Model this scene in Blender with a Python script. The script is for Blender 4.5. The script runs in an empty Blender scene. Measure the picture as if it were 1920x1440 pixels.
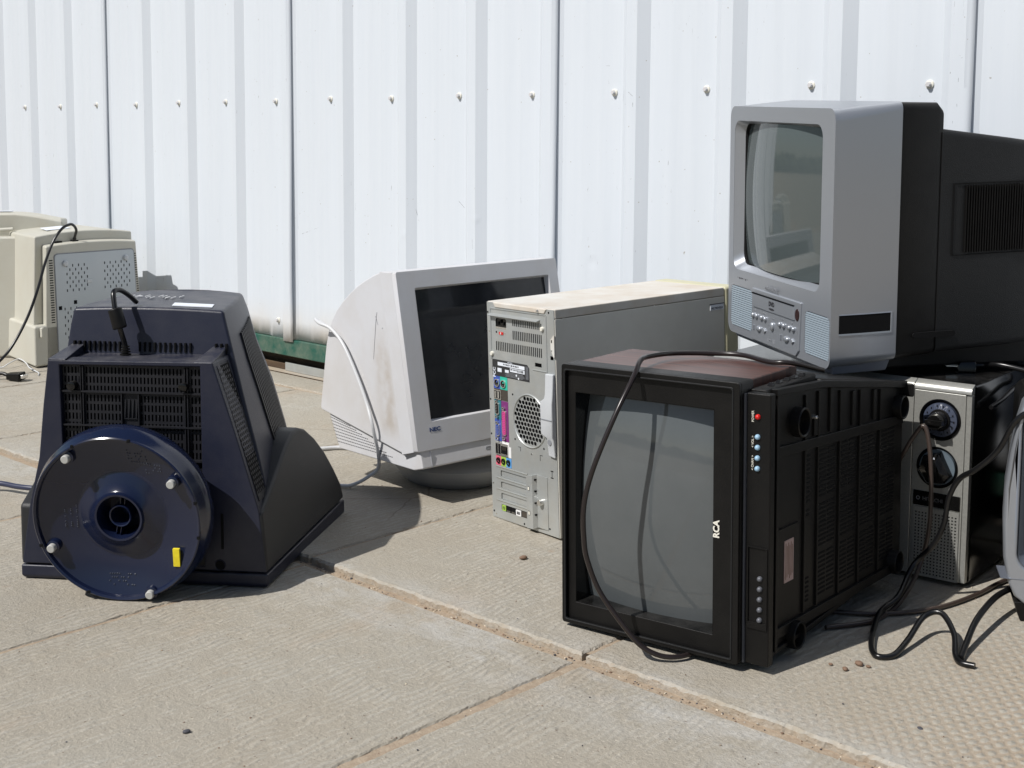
import bpy, bmesh, math, random
from mathutils import Vector, Matrix
from math import radians, sin, cos, pi
random.seed(7)
S = bpy.context.scene
COL = S.collection

# ------------------------------------------------------------------ camera, sky, sun, exposure
cam = bpy.data.cameras.new("camera")
camo = bpy.data.objects.new("camera", cam)
COL.objects.link(camo)
F_PX, PITCH, ROLL = 2457.0, 0.1011, 0.0066
M0 = Matrix(((1, 0, 0), (0, 0, -1), (0, 1, 0)))
CR = Matrix.Rotation(ROLL, 3, 'Z') @ Matrix.Rotation(PITCH, 3, 'X') @ M0
X, Y, Z = CR[0], -CR[1], -CR[2]
camo.matrix_world = Matrix(((X[0], Y[0], Z[0], 0), (X[1], Y[1], Z[1], 0), (X[2], Y[2], Z[2], .7), (0, 0, 0, 1)))
cam.sensor_width = 36
cam.lens = 36 * F_PX / 1920
cam.shift_y = (511 - 720) / 1920
cam.clip_start = .02
cam.clip_end = 2000
S.camera = camo

SUN_AZ, SUN_EL = 36.5, 48.3          # heading of the light, height of the sun
W = bpy.data.worlds.new("World")
S.world = W
W.use_nodes = True
nt = W.node_tree
bg = nt.nodes['Background']
sky = nt.nodes.new('ShaderNodeTexSky')
sky.sky_type = 'NISHITA'
sky.sun_disc = False
sky.sun_elevation = radians(SUN_EL)
sd = Vector((-cos(radians(SUN_AZ)), -sin(radians(SUN_AZ)), 0))
sky.sun_rotation = math.atan2(sd.x, sd.y)
sky.dust_density = 1.0
nt.links.new(sky.outputs[0], bg.inputs[0])
bg.inputs[1].default_value = .062
sun = bpy.data.lights.new("sun", 'SUN')
sun.energy = 4.65
sun.angle = radians(.53)
sun.color = (1, .968, .925)
suno = bpy.data.objects.new("sun", sun)
COL.objects.link(suno)
dl = Vector((cos(radians(SUN_AZ)) * cos(radians(SUN_EL)), sin(radians(SUN_AZ)) * cos(radians(SUN_EL)), -sin(radians(SUN_EL))))
suno.rotation_euler = dl.to_track_quat('-Z', 'Y').to_euler()
suno.location = (-6, -5, 9)
S.view_settings.view_transform = 'Standard'
S.view_settings.look = 'None'
S.view_settings.exposure = 0
S.view_settings.gamma = 1
S.view_settings.use_curve_mapping = False

YAW = -.7624
U = Vector((cos(YAW), sin(YAW), 0))  # along the wall
N = Vector((U.y, -U.x, 0))           # out of the wall, towards the camera

# ------------------------------------------------------------------ materials
def mat(name, col, rough=.5, metal=0, spec=.5, col2=None, nscale=20, namt=.5, bump=0, bscale=400, stretch=(1, 1, 1),
        dust=None, dust_amt=0, dust_scale=8, coat=0, rvar=0, detail=4, dust_up=True):
    m = bpy.data.materials.new(name)
    m.use_nodes = True
    n, l = m.node_tree.nodes, m.node_tree.links
    p = n['Principled BSDF']
    p.inputs['Roughness'].default_value = rough
    p.inputs['Metallic'].default_value = metal
    p.inputs['Specular IOR Level'].default_value = spec
    p.inputs['Coat Weight'].default_value = coat
    tc = n.new('ShaderNodeTexCoord')
    mp = n.new('ShaderNodeMapping')
    mp.inputs['Scale'].default_value = stretch
    l.new(tc.outputs['Object'], mp.inputs[0])
    out = None
    if col2 is not None:
        nz = n.new('ShaderNodeTexNoise')
        nz.inputs['Scale'].default_value = nscale
        nz.inputs['Detail'].default_value = detail
        l.new(mp.outputs[0], nz.inputs['Vector'])
        rp = n.new('ShaderNodeMapRange')
        rp.inputs['From Min'].default_value = .5 - .5 * (1 - namt) - .02
        rp.inputs['From Max'].default_value = .5 + .5 * (1 - namt) + .02
        l.new(nz.outputs[0], rp.inputs[0])
        mx = n.new('ShaderNodeMix')
        mx.data_type = 'RGBA'
        mx.inputs[6].default_value = (*col, 1)
        mx.inputs[7].default_value = (*col2, 1)
        l.new(rp.outputs[0], mx.inputs[0])
        out = mx.outputs[2]
        if rvar:
            rr = n.new('ShaderNodeMapRange')
            rr.inputs['To Min'].default_value = rough - rvar
            rr.inputs['To Max'].default_value = rough + rvar
            l.new(rp.outputs[0], rr.inputs[0])
            l.new(rr.outputs[0], p.inputs['Roughness'])
    if dust is not None:
        nz2 = n.new('ShaderNodeTexNoise')
        nz2.inputs['Scale'].default_value = dust_scale
        nz2.inputs['Detail'].default_value = 6
        nz2.inputs['Roughness'].default_value = .65
        l.new(tc.outputs['Object'], nz2.inputs['Vector'])
        r2 = n.new('ShaderNodeMapRange')
        r2.inputs['From Min'].default_value = .38
        r2.inputs['From Max'].default_value = .68
        r2.inputs['To Max'].default_value = dust_amt
        l.new(nz2.outputs[0], r2.inputs[0])
        f = r2.outputs[0]
        if dust_up:
            ge = n.new('ShaderNodeNewGeometry')
            sx = n.new('ShaderNodeSeparateXYZ')
            l.new(ge.outputs['Normal'], sx.inputs[0])
            r3 = n.new('ShaderNodeMapRange')
            r3.inputs['From Min'].default_value = .3
            r3.inputs['From Max'].default_value = .9
            r3.inputs['To Min'].default_value = .12
            l.new(sx.outputs[2], r3.inputs[0])
            mu = n.new('ShaderNodeMath')
            mu.operation = 'MULTIPLY'
            l.new(r2.outputs[0], mu.inputs[0])
            l.new(r3.outputs[0], mu.inputs[1])
            f = mu.outputs[0]
        m2 = n.new('ShaderNodeMix')
        m2.data_type = 'RGBA'
        if out is None:
            m2.inputs[6].default_value = (*col, 1)
        else:
            l.new(out, m2.inputs[6])
        m2.inputs[7].default_value = (*dust, 1)
        l.new(f, m2.inputs[0])
        out = m2.outputs[2]
    if out is None:
        p.inputs['Base Color'].default_value = (*col, 1)
    else:
        l.new(out, p.inputs['Base Color'])
    if bump:
        nb = n.new('ShaderNodeTexNoise')
        nb.inputs['Scale'].default_value = bscale
        nb.inputs['Detail'].default_value = 2
        l.new(mp.outputs[0], nb.inputs['Vector'])
        bp = n.new('ShaderNodeBump')
        bp.inputs['Strength'].default_value = bump
        bp.inputs['Distance'].default_value = .001
        l.new(nb.outputs[0], bp.inputs['Height'])
        l.new(bp.outputs[0], p.inputs['Normal'])
    return m

TAN = (.46, .34, .22)
NAVY = mat("navy plastic", (.0105, .0130, .0285), .4, spec=.42, col2=(.0125, .015, .0315), nscale=14, bump=.25, bscale=900, dust=(.2, .19, .18), dust_amt=.3, dust_scale=30)
NAVYD = mat("navy plastic dusty", (.0085, .0092, .0135), .5, spec=.35, col2=(.012, .012, .0145), nscale=25, bump=.3, bscale=900)
NAVYG = mat("navy gloss plastic", (.0058, .0098, .030), .18, spec=.55, col2=(.007, .011, .033), nscale=6, rvar=.05)
CHAR = mat("charcoal plastic", (.019, .0195, .0215), .5, spec=.4, col2=(.023, .0235, .025), nscale=18, bump=.4, bscale=800)
BLACK = mat("black plastic", (.003, .0028, .0028), .42, spec=.26, col2=(.0048, .0046, .0045), nscale=30, bump=.3, bscale=900, dust=(.16, .145, .13), dust_amt=.12, dust_scale=25)
BLACKG = mat("black gloss plastic", (.004, .004, .004), .14, spec=.4, dust=(.13, .125, .12), dust_amt=.18, dust_scale=18)
BLACKM = mat("black matte", (.004, .004, .0045), .8, spec=.2)
TVBLK = mat("dark grey plastic", (.0085, .009, .0098), .55, spec=.32, col2=(.011, .0114, .012), nscale=12, bump=.5, bscale=700)
BEIGE = mat("beige plastic", (.475, .465, .405), .5, col2=(.51, .50, .435), nscale=5, bump=.2, bscale=600, dust=(.43, .39, .31), dust_amt=.3, dust_scale=14, dust_up=False)
BEIGES = mat("shaded beige plastic", (.5, .48, .4), .5)
PLATE = mat("painted steel plate", (.42, .46, .49), .45, metal=.25, col2=(.46, .49, .51), nscale=9)
WHITEP = mat("white plastic", (.575, .583, .61), .42, spec=.4, col2=(.60, .607, .63), nscale=4, bump=.15, bscale=700, dust=(.42, .36, .28), dust_amt=.3, dust_scale=5, dust_up=False)
GREYST = mat("grey plastic", (.27, .28, .295), .45, col2=(.29, .30, .31), nscale=10)
CRT = mat("dark crt glass", (.012, .014, .018), .07, spec=.5, dust=(.2, .2, .2), dust_amt=.08, dust_scale=9, dust_up=False)
CRTG = mat("dusty grey crt glass", (.078, .087, .091), .05, spec=.6, dust=(.13, .137, .139), dust_amt=.35, dust_scale=5, dust_up=False)
CRTS = mat("grey green crt glass", (.075, .092, .094), .05, spec=.75)
GALV = mat("galvanised steel", (.52, .54, .53), .36, metal=.45, col2=(.40, .425, .43), nscale=30, namt=.3, rvar=.08, dust=(.42, .38, .30), dust_amt=.28, dust_scale=20, dust_up=False)
GALVB = mat("bright steel", (.72, .71, .68), .25, metal=.9)
PCSIDE = mat("grey painted steel", (.72, .705, .64), .45, col2=(.66, .65, .60), nscale=7, namt=.3, dust=(.34, .3, .24), dust_amt=.25, dust_scale=4, dust_up=False)
PCTOP = mat("cream painted steel", (.62, .61, .575), .5, col2=(.65, .64, .605), nscale=9, dust=(.44, .33, .21), dust_amt=.72, dust_scale=5, dust_up=False)
PCFRONT = mat("yellowed plastic", (.5, .48, .33), .5)
def smudge():
    m = WHITEP
    n, l = m.node_tree.nodes, m.node_tree.links
    p = n['Principled BSDF']
    src = p.inputs['Base Color'].links[0].from_socket
    tc = n.new('ShaderNodeTexCoord')
    sp = n.new('ShaderNodeSeparateXYZ')
    l.new(tc.outputs['Object'], sp.inputs[0])
    def rp(f, a, b):
        r = n.new('ShaderNodeMapRange'); r.interpolation_type = 'SMOOTHSTEP'
        r.inputs['From Min'].default_value = a; r.inputs['From Max'].default_value = b
        l.new(f, r.inputs[0]); return r.outputs[0]
    def mu(a, b):
        x = n.new('ShaderNodeMath'); x.operation = 'MULTIPLY'
        l.new(a, x.inputs[0]); l.new(b, x.inputs[1]); return x.outputs[0]
    nz = n.new('ShaderNodeTexNoise'); nz.inputs['Scale'].default_value = 28; nz.inputs['Detail'].default_value = 5
    l.new(tc.outputs['Object'], nz.inputs['Vector'])
    f = mu(mu(rp(sp.outputs[1], .045, .075), rp(sp.outputs[1], .125, .085)), mu(rp(sp.outputs[2], .02, .06), rp(sp.outputs[2], .26, .15)))
    f = mu(mu(f, rp(sp.outputs[0], .02, .0)), rp(nz.outputs[0], .2, .7))
    mx = n.new('ShaderNodeMix'); mx.data_type = 'RGBA'
    l.new(f, mx.inputs[0]); l.new(src, mx.inputs[6]); mx.inputs[7].default_value = (.44, .40, .36, 1)
    l.new(mx.outputs[2], p.inputs['Base Color'])
smudge()
LGREY = mat("light grey plastic", (.5, .52, .54), .45)
SILV = mat("silver plastic", (.345, .367, .40), .32, metal=.55, col2=(.36, .38, .415), nscale=600, rvar=.03)
SILVD = mat("silver plastic dim", (.20, .22, .265), .38, metal=.45)
SILVW = mat("warm silver plastic", (.36, .36, .335), .33, metal=.55, col2=(.45, .45, .42), nscale=300)
SPK = mat("pale blue grille", (.30, .36, .41), .45)
CHROME = mat("chrome", (.75, .76, .78), .12, metal=1)
LENS = mat("ir window", (.03, .012, .012), .1)
RED = mat("red plastic", (.6, .015, .012), .3)
SKYBL = mat("pale blue button", (.30, .47, .62), .35)
GREYBT = mat("grey button", (.10, .105, .12), .4)
WHITE = mat("white paint print", (.75, .75, .75), .5)
CREAMP = mat("cream print", (.70, .68, .60), .4)
NAVYP = mat("navy print", (.02, .05, .16), .5)
INK = mat("dark print", (.03, .03, .035), .5)
GREYP = mat("grey print", (.22, .23, .25), .5)
DIMP = mat("dim print", (.075, .075, .08), .5)
YEL = mat("yellow label", (.85, .72, .02), .45, col2=(.7, .55, .02), nscale=160)
LABW = mat("white label", (.74, .78, .84), .4)
LABP = mat("faded pink label", (.45, .33, .31), .6, col2=(.36, .25, .23), nscale=60)
LABB = mat("black label", (.028, .029, .031), .4)
PBLUE = mat("port blue", (.045, .09, .36), .45)
PGREEN = mat("port green", (.03, .45, .33), .45)
PTEAL = mat("port teal", (.02, .16, .20), .45)
PPURP = mat("port purple", (.18, .03, .16), .45)
PPINK = mat("port pink", (.70, .13, .20), .45)
PMAG = mat("port magenta", (.62, .07, .26), .5)
PLIME = mat("port lime", (.34, .52, .08), .45)
PCYAN = mat("port light blue", (.10, .32, .66), .45)
PBROWN = mat("port brown", (.06, .05, .04), .5)
CORDB = mat("black cord", (.006, .006, .0065), .28, spec=.45)
CORDBR = mat("dark brown cord", (.017, .0125, .012), .3, spec=.45)
CORDT = mat("tan brown cord", (.05, .036, .030), .33)
CORDG = mat("light grey cord", (.58, .59, .60), .35)
CORDN = mat("navy cord", (.03, .035, .07), .35)
RUBBER = mat("grey rubber", (.42, .42, .40), .7)
STONED = mat("dark stone", (.06, .06, .07), .7)
STONEB = mat("brown stone", (.19, .12, .08), .8)
STONEW = mat("pale stone", (.6, .52, .4), .8)

def mat_wood():
    m = mat("wood veneer", (.10, .032, .020), .36)
    n, l = m.node_tree.nodes, m.node_tree.links
    p = n['Principled BSDF']
    tc = n.new('ShaderNodeTexCoord')
    mp = n.new('ShaderNodeMapping')
    mp.inputs['Scale'].default_value = (3, 40, 3)
    l.new(tc.outputs['Object'], mp.inputs[0])
    nz = n.new('ShaderNodeTexNoise')
    nz.inputs['Scale'].default_value = 5
    nz.inputs['Detail'].default_value = 6
    nz.inputs['Distortion'].default_value = .6
    l.new(mp.outputs[0], nz.inputs['Vector'])
    cr = n.new('ShaderNodeValToRGB')
    cr.color_ramp.elements[0].position = .3
    cr.color_ramp.elements[0].color = (.028, .010, .008, 1)
    cr.color_ramp.elements[1].position = .7
    cr.color_ramp.elements[1].color = (.115, .042, .028, 1)
    e = cr.color_ramp.elements.new(.5)
    e.color = (.075, .027, .019, 1)
    l.new(nz.outputs[0], cr.inputs[0])
    nd = n.new('ShaderNodeTexNoise')
    nd.inputs['Scale'].default_value = 7
    nd.inputs['Detail'].default_value = 5
    l.new(tc.outputs['Object'], nd.inputs['Vector'])
    r = n.new('ShaderNodeMapRange')
    r.inputs['From Min'].default_value = .35
    r.inputs['From Max'].default_value = .7
    r.inputs['To Max'].default_value = .16
    l.new(nd.outputs[0], r.inputs[0])
    mx = n.new('ShaderNodeMix')
    mx.data_type = 'RGBA'
    l.new(r.outputs[0], mx.inputs[0])
    l.new(cr.outputs[0], mx.inputs[6])
    mx.inputs[7].default_value = (.30, .23, .20, 1)
    l.new(mx.outputs[2], p.inputs['Base Color'])
    return m
WOOD = mat_wood()

def mat_wall():
    m = bpy.data.materials.new("white painted sheet metal")
    m.use_nodes = True
    n, l = m.node_tree.nodes, m.node_tree.links
    p = n['Principled BSDF']
    p.inputs['Roughness'].default_value = .42
    tc = n.new('ShaderNodeTexCoord')
    def noise(scale, stretch, det=4, rough=.5):
        mp = n.new('ShaderNodeMapping')
        mp.inputs['Scale'].default_value = stretch
        l.new(tc.outputs['Object'], mp.inputs[0])
        z = n.new('ShaderNodeTexNoise')
        z.inputs['Scale'].default_value = scale
        z.inputs['Detail'].default_value = det
        z.inputs['Roughness'].default_value = rough
        l.new(mp.outputs[0], z.inputs['Vector'])
        return z.outputs[0]
    def ramp(f, a, b, lo=0, hi=1):
        r = n.new('ShaderNodeMapRange')
        r.inputs['From Min'].default_value = a
        r.inputs['From Max'].default_value = b
        r.inputs['To Min'].default_value = lo
        r.inputs['To Max'].default_value = hi
        l.new(f, r.inputs[0])
        return r.outputs[0]
    def mix(f, a, b):
        x = n.new('ShaderNodeMix')
        x.data_type = 'RGBA'
        l.new(f, x.inputs[0])
        for i, c in ((6, a), (7, b)):
            if isinstance(c, tuple):
                x.inputs[i].default_value = (*c, 1)
            else:
                l.new(c, x.inputs[i])
        return x.outputs[2]
    c = mix(ramp(noise(6, (14, 14, .5), 5), .35, .7), (.60, .642, .692), (.615, .655, .703))
    # scuffs and scratches: thin tall dark marks, mostly at hand height
    sep = n.new('ShaderNodeSeparateXYZ')
    l.new(tc.outputs['Object'], sep.inputs[0])
    sc = ramp(noise(30, (9, 9, 1.1), 3, .7), .70, .735)
    hz = ramp(noise(3, (1, 1, 1), 2), .48, .56)
    mu = n.new('ShaderNodeMath'); mu.operation = 'MULTIPLY'
    l.new(sc, mu.inputs[0]); l.new(hz, mu.inputs[1])
    c = mix(mu.outputs[0], c, (.30, .31, .33))
    spk = ramp(noise(120, (1, 1, 1), 1), .79, .81)
    c = mix(spk, c, (.38, .37, .36))
    # dusty splash near the bottom of the sheets and a tan haze at the far end
    low = ramp(sep.outputs[2], .22, .10)
    lo2 = n.new('ShaderNodeMath'); lo2.operation = 'MULTIPLY'
    l.new(low, lo2.inputs[0]); l.new(ramp(noise(9, (1, 1, .6), 4), .3, .75, .1, .8), lo2.inputs[1])
    c = mix(lo2.outputs[0], c, (.62, .53, .42))
    l.new(c, p.inputs['Base Color'])
    b1 = noise(5, (1, 1, .35), 2)
    b2 = noise(500, (1, 1, .02), 1)
    ad = n.new('ShaderNodeMath'); ad.operation = 'MULTIPLY_ADD'
    ad.inputs[1].default_value = .004
    l.new(b2, ad.inputs[0]); l.new(b1, ad.inputs[2])
    hsum = ad.outputs[0]
    for (ds, dd, dz), rad, amt in zip([(-1.9774, 0.0, 0.4145), (-2.3512, 0.0159, 0.4992), (-2.6248, 0.0175, 0.4452), (-3.6732, 0.0175, 0.7199), (-3.9335, 0.0175, 0.3411), (-3.4102, 0.0175, 0.3608)], (.022, .016, .016, .02, .02, .018), (-.7, .6, .7, -.4, .5, .4)):
        cpt = U * ds + N * (dd - 2.3457)
        vd = n.new('ShaderNodeVectorMath'); vd.operation = 'DISTANCE'
        l.new(tc.outputs['Object'], vd.inputs[0])
        vd.inputs[1].default_value = (cpt.x, cpt.y, dz)
        mr = n.new('ShaderNodeMapRange'); mr.interpolation_type = 'SMOOTHSTEP'
        for kk, vv in (('From Min', 0), ('From Max', rad), ('To Min', amt), ('To Max', 0)):
            mr.inputs[kk].default_value = vv
        l.new(vd.outputs['Value'], mr.inputs[0])
        a2 = n.new('ShaderNodeMath'); a2.operation = 'ADD'
        l.new(hsum, a2.inputs[0]); l.new(mr.outputs[0], a2.inputs[1])
        hsum = a2.outputs[0]
    bp = n.new('ShaderNodeBump')
    bp.inputs['Strength'].default_value = .3
    bp.inputs['Distance'].default_value = .004
    l.new(hsum, bp.inputs['Height'])
    l.new(bp.outputs[0], p.inputs['Normal'])
    return m
WALL = mat_wall()
GREEN = mat("green painted steel", (.008, .075, .052), .5, col2=(.016, .095, .07), nscale=18, namt=.35, stretch=(1, 1, .4), dust=(.36, .32, .25), dust_amt=.28, dust_scale=22, dust_up=False)
PLANK = mat("dark brown timber", (.10, .062, .032), .75, col2=(.05, .03, .018), nscale=10, stretch=(1, 1, 8))
LEDGE = mat("dusty strip", (.42, .34, .24), .8, col2=(.36, .35, .33), nscale=8)

E1 = Vector((cos(radians(-43.1)), sin(radians(-43.1)), 0))
E2 = Vector((-E1.y, E1.x, 0))

def mat_concrete():
    m = bpy.data.materials.new("brushed concrete")
    m.use_nodes = True
    n, l = m.node_tree.nodes, m.node_tree.links
    p = n['Principled BSDF']
    p.inputs['Roughness'].default_value = .85
    p.inputs['Specular IOR Level'].default_value = .25
    tc = n.new('ShaderNodeTexCoord')
    rot = n.new('ShaderNodeMapping')
    rot.inputs['Rotation'].default_value = (0, 0, radians(43.1))      # x along E1, y along E2
    l.new(tc.outputs['Object'], rot.inputs[0])
    def noise(scale, stretch=(1, 1, 1), det=4, rough=.55):
        mp = n.new('ShaderNodeMapping')
        mp.inputs['Scale'].default_value = stretch
        l.new(rot.outputs[0], mp.inputs[0])
        z = n.new('ShaderNodeTexNoise')
        z.inputs['Scale'].default_value = scale
        z.inputs['Detail'].default_value = det
        z.inputs['Roughness'].default_value = rough
        l.new(mp.outputs[0], z.inputs['Vector'])
        return z.outputs[0]
    def ramp(f, a, b, lo=0, hi=1):
        r = n.new('ShaderNodeMapRange')
        for k, v in (('From Min', a), ('From Max', b), ('To Min', lo), ('To Max', hi)):
            r.inputs[k].default_value = v
        l.new(f, r.inputs[0])
        return r.outputs[0]
    def mix(f, a, b):
        x = n.new('ShaderNodeMix')
        x.data_type = 'RGBA'
        l.new(f, x.inputs[0])
        for i, c in ((6, a), (7, b)):
            if isinstance(c, tuple):
                x.inputs[i].default_value = (*c, 1)
            else:
                l.new(c, x.inputs[i])
        return x.outputs[2]
    def math_(op, a, b):
        x = n.new('ShaderNodeMath'); x.operation = op
        for i, c in ((0, a), (1, b)):
            if isinstance(c, (int, float)):
                x.inputs[i].default_value = c
            else:
                l.new(c, x.inputs[i])
        return x.outputs[0]
    def wave(scale, direction, dist, rotz=0):
        mp = n.new('ShaderNodeMapping')
        mp.inputs['Rotation'].default_value = (0, 0, rotz)
        l.new(rot.outputs[0], mp.inputs[0])
        w = n.new('ShaderNodeTexWave')
        w.bands_direction = direction
        w.inputs['Scale'].default_value = scale
        w.inputs['Distortion'].default_value = dist
        w.inputs['Detail'].default_value = 2
        w.inputs['Detail Scale'].default_value = 3
        l.new(mp.outputs[0], w.inputs['Vector'])
        return w.outputs[1]
    sep = n.new('ShaderNodeSeparateXYZ')
    l.new(rot.outputs[0], sep.inputs[0])
    wob = n.new('ShaderNodeTexNoise')
    wob.inputs['Scale'].default_value = 16
    wob.inputs['Detail'].default_value = 3
    l.new(rot.outputs[0], wob.inputs['Vector'])
    va = n.new('ShaderNodeVectorMath'); va.operation = 'MULTIPLY_ADD'
    l.new(wob.outputs['Color'], va.inputs[0])
    va.inputs[1].default_value = (.030, .030, 0)
    l.new(rot.outputs[0], va.inputs[2])
    c = mix(ramp(noise(3.2, det=5), .35, .68), (.375, .342, .285), (.405, .388, .342))
    c = mix(ramp(noise(38, det=5, rough=.7), .42, .75, 0, .55), c, (.435, .395, .325))
    # thin tan sand drifts
    c = mix(ramp(noise(6, (1, .55, 1), 6, .7), .57, .74, 0, .55), c, (.41, .315, .225))
    # lime bloom and chips
    c = mix(ramp(noise(11, (1, 1, 1), 5, .7), .64, .74, 0, .5), c, (.58, .57, .54))
    # ridges left by the form: broken lines
    wv = n.new('ShaderNodeTexWave')
    wv.bands_direction = 'X'
    wv.inputs['Scale'].default_value = 25
    l.new(va.outputs[0], wv.inputs['Vector'])
    rid = wv.outputs[1]
    brk = ramp(noise(42, (1, .5, 1), 3, .65), .40, .60)
    brk = math_('MULTIPLY', brk, ramp(noise(4, (1, 1, 1), 3), .36, .58, .15, 1))
    ridge = math_('MULTIPLY', rid, brk)
    # pitted lattice on the slabs at the right
    wa = wave(21, 'X', .8, radians(28))
    wb = wave(21, 'X', .8, radians(-38))
    lat = math_('MULTIPLY', wa, wb)
    m1 = ramp(sep.outputs[0], -.92, -.55)
    m2 = ramp(sep.outputs[1], 1.34, 1.36)
    m3 = ramp(noise(2.4, det=3), .36, .52)
    side = math_('MULTIPLY', math_('MULTIPLY', m1, m2), m3)
    pit = math_('MULTIPLY', ramp(lat, .34, .14), side)
    c = mix(math_('MULTIPLY', pit, .65), c, (.365, .275, .19))
    low = math_('MULTIPLY', ramp(ridge, .35, .1, 0, .36), math_('SUBTRACT', 1, side))
    c = mix(low, c, (.27, .235, .18))
    # bleached edge beside the stepped joint, dirt blotches
    dj = math_('ABSOLUTE', math_('SUBTRACT', sep.outputs[1], 1.29), 0.0)
    bl = math_('MULTIPLY', ramp(dj, .13, .01), ramp(noise(9, (1, 1.6, 1), 5, .7), .42, .62))
    c = mix(math_('MULTIPLY', bl, .55), c, (.50, .50, .485))
    c = mix(ramp(noise(1.7, det=6, rough=.72), .52, .74, 0, .42), c, (.33, .285, .215))
    c = mix(ramp(noise(15, (1, .7, 1), 3, .6), .70, .76, 0, .5), c, (.36, .255, .175))
    ge = n.new('ShaderNodeNewGeometry')
    sn = n.new('ShaderNodeSeparateXYZ')
    l.new(ge.outputs['True Normal'], sn.inputs[0])
    c = mix(math_('MULTIPLY', ramp(sn.outputs[2], .75, .35), ramp(noise(45, det=4), .35, .65, .25, .85)), c, (.36, .28, .20))
    # every slab has its own tone; a few hairline cracks
    fl = math_('FLOOR', math_('MULTIPLY', math_('ADD', sep.outputs[0], 1.11 + 6.02), 1.6611), 0.0)
    fl = math_('ADD', fl, math_('MULTIPLY', math_('GREATER_THAN', sep.outputs[1], 1.328), 17.0))
    wn = n.new('ShaderNodeTexWhiteNoise')
    wn.noise_dimensions = '1D'
    l.new(fl, wn.inputs['W'])
    tone = ramp(wn.outputs['Value'], 0, 1, 0, .22)
    c = mix(tone, c, (.33, .30, .25))
    vo = n.new('ShaderNodeTexVoronoi')
    vo.feature = 'DISTANCE_TO_EDGE'
    vo.inputs['Scale'].default_value = 1.35
    l.new(va.outputs[0], vo.inputs['Vector'])
    ck = math_('MULTIPLY', ramp(vo.outputs['Distance'], .0032, .0012), math_('MULTIPLY', ramp(noise(1.1, det=2), .50, .56), ramp(sep.outputs[1], 1.55, 1.62)))
    c = mix(math_('MULTIPLY', ck, .55), c, (.16, .13, .10))
    # dark specks
    c = mix(ramp(noise(170, det=1), .74, .77, 0, .8), c, (.17, .13, .10))
    c = mix(ramp(noise(330, det=0), .74, .8, 0, .5), c, (.55, .5, .42))
    l.new(c, p.inputs['Base Color'])
    h = math_('MULTIPLY', ridge, math_('SUBTRACT', .75, math_('MULTIPLY', side, .7)))
    h = math_('ADD', h, math_('MULTIPLY', math_('MULTIPLY', lat, side), .95))
    h = math_('ADD', h, math_('MULTIPLY', noise(150, det=4, rough=.7), 1.1))
    h = math_('ADD', h, math_('MULTIPLY', noise(22, det=3), 1.2))
    bp = n.new('ShaderNodeBump')
    bp.inputs['Strength'].default_value = .9
    bp.inputs['Distance'].default_value = .0028
    l.new(h, bp.inputs['Height'])
    l.new(bp.outputs[0], p.inputs['Normal'])
    return m
CONC = mat_concrete()
SAND = mat("sandy dirt", (.345, .275, .205), .95, spec=.1, col2=(.28, .215, .155), nscale=60, bump=1, bscale=350, dust=(.50, .42, .32), dust_amt=.5, dust_scale=90, dust_up=False)
FIELD = mat("dry yard", (.34, .29, .22), .95, spec=.1, col2=(.28, .24, .18), nscale=1.5)
LEAF = mat("distant foliage", (.05, .075, .03), .9, col2=(.03, .05, .02), nscale=2)

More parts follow.
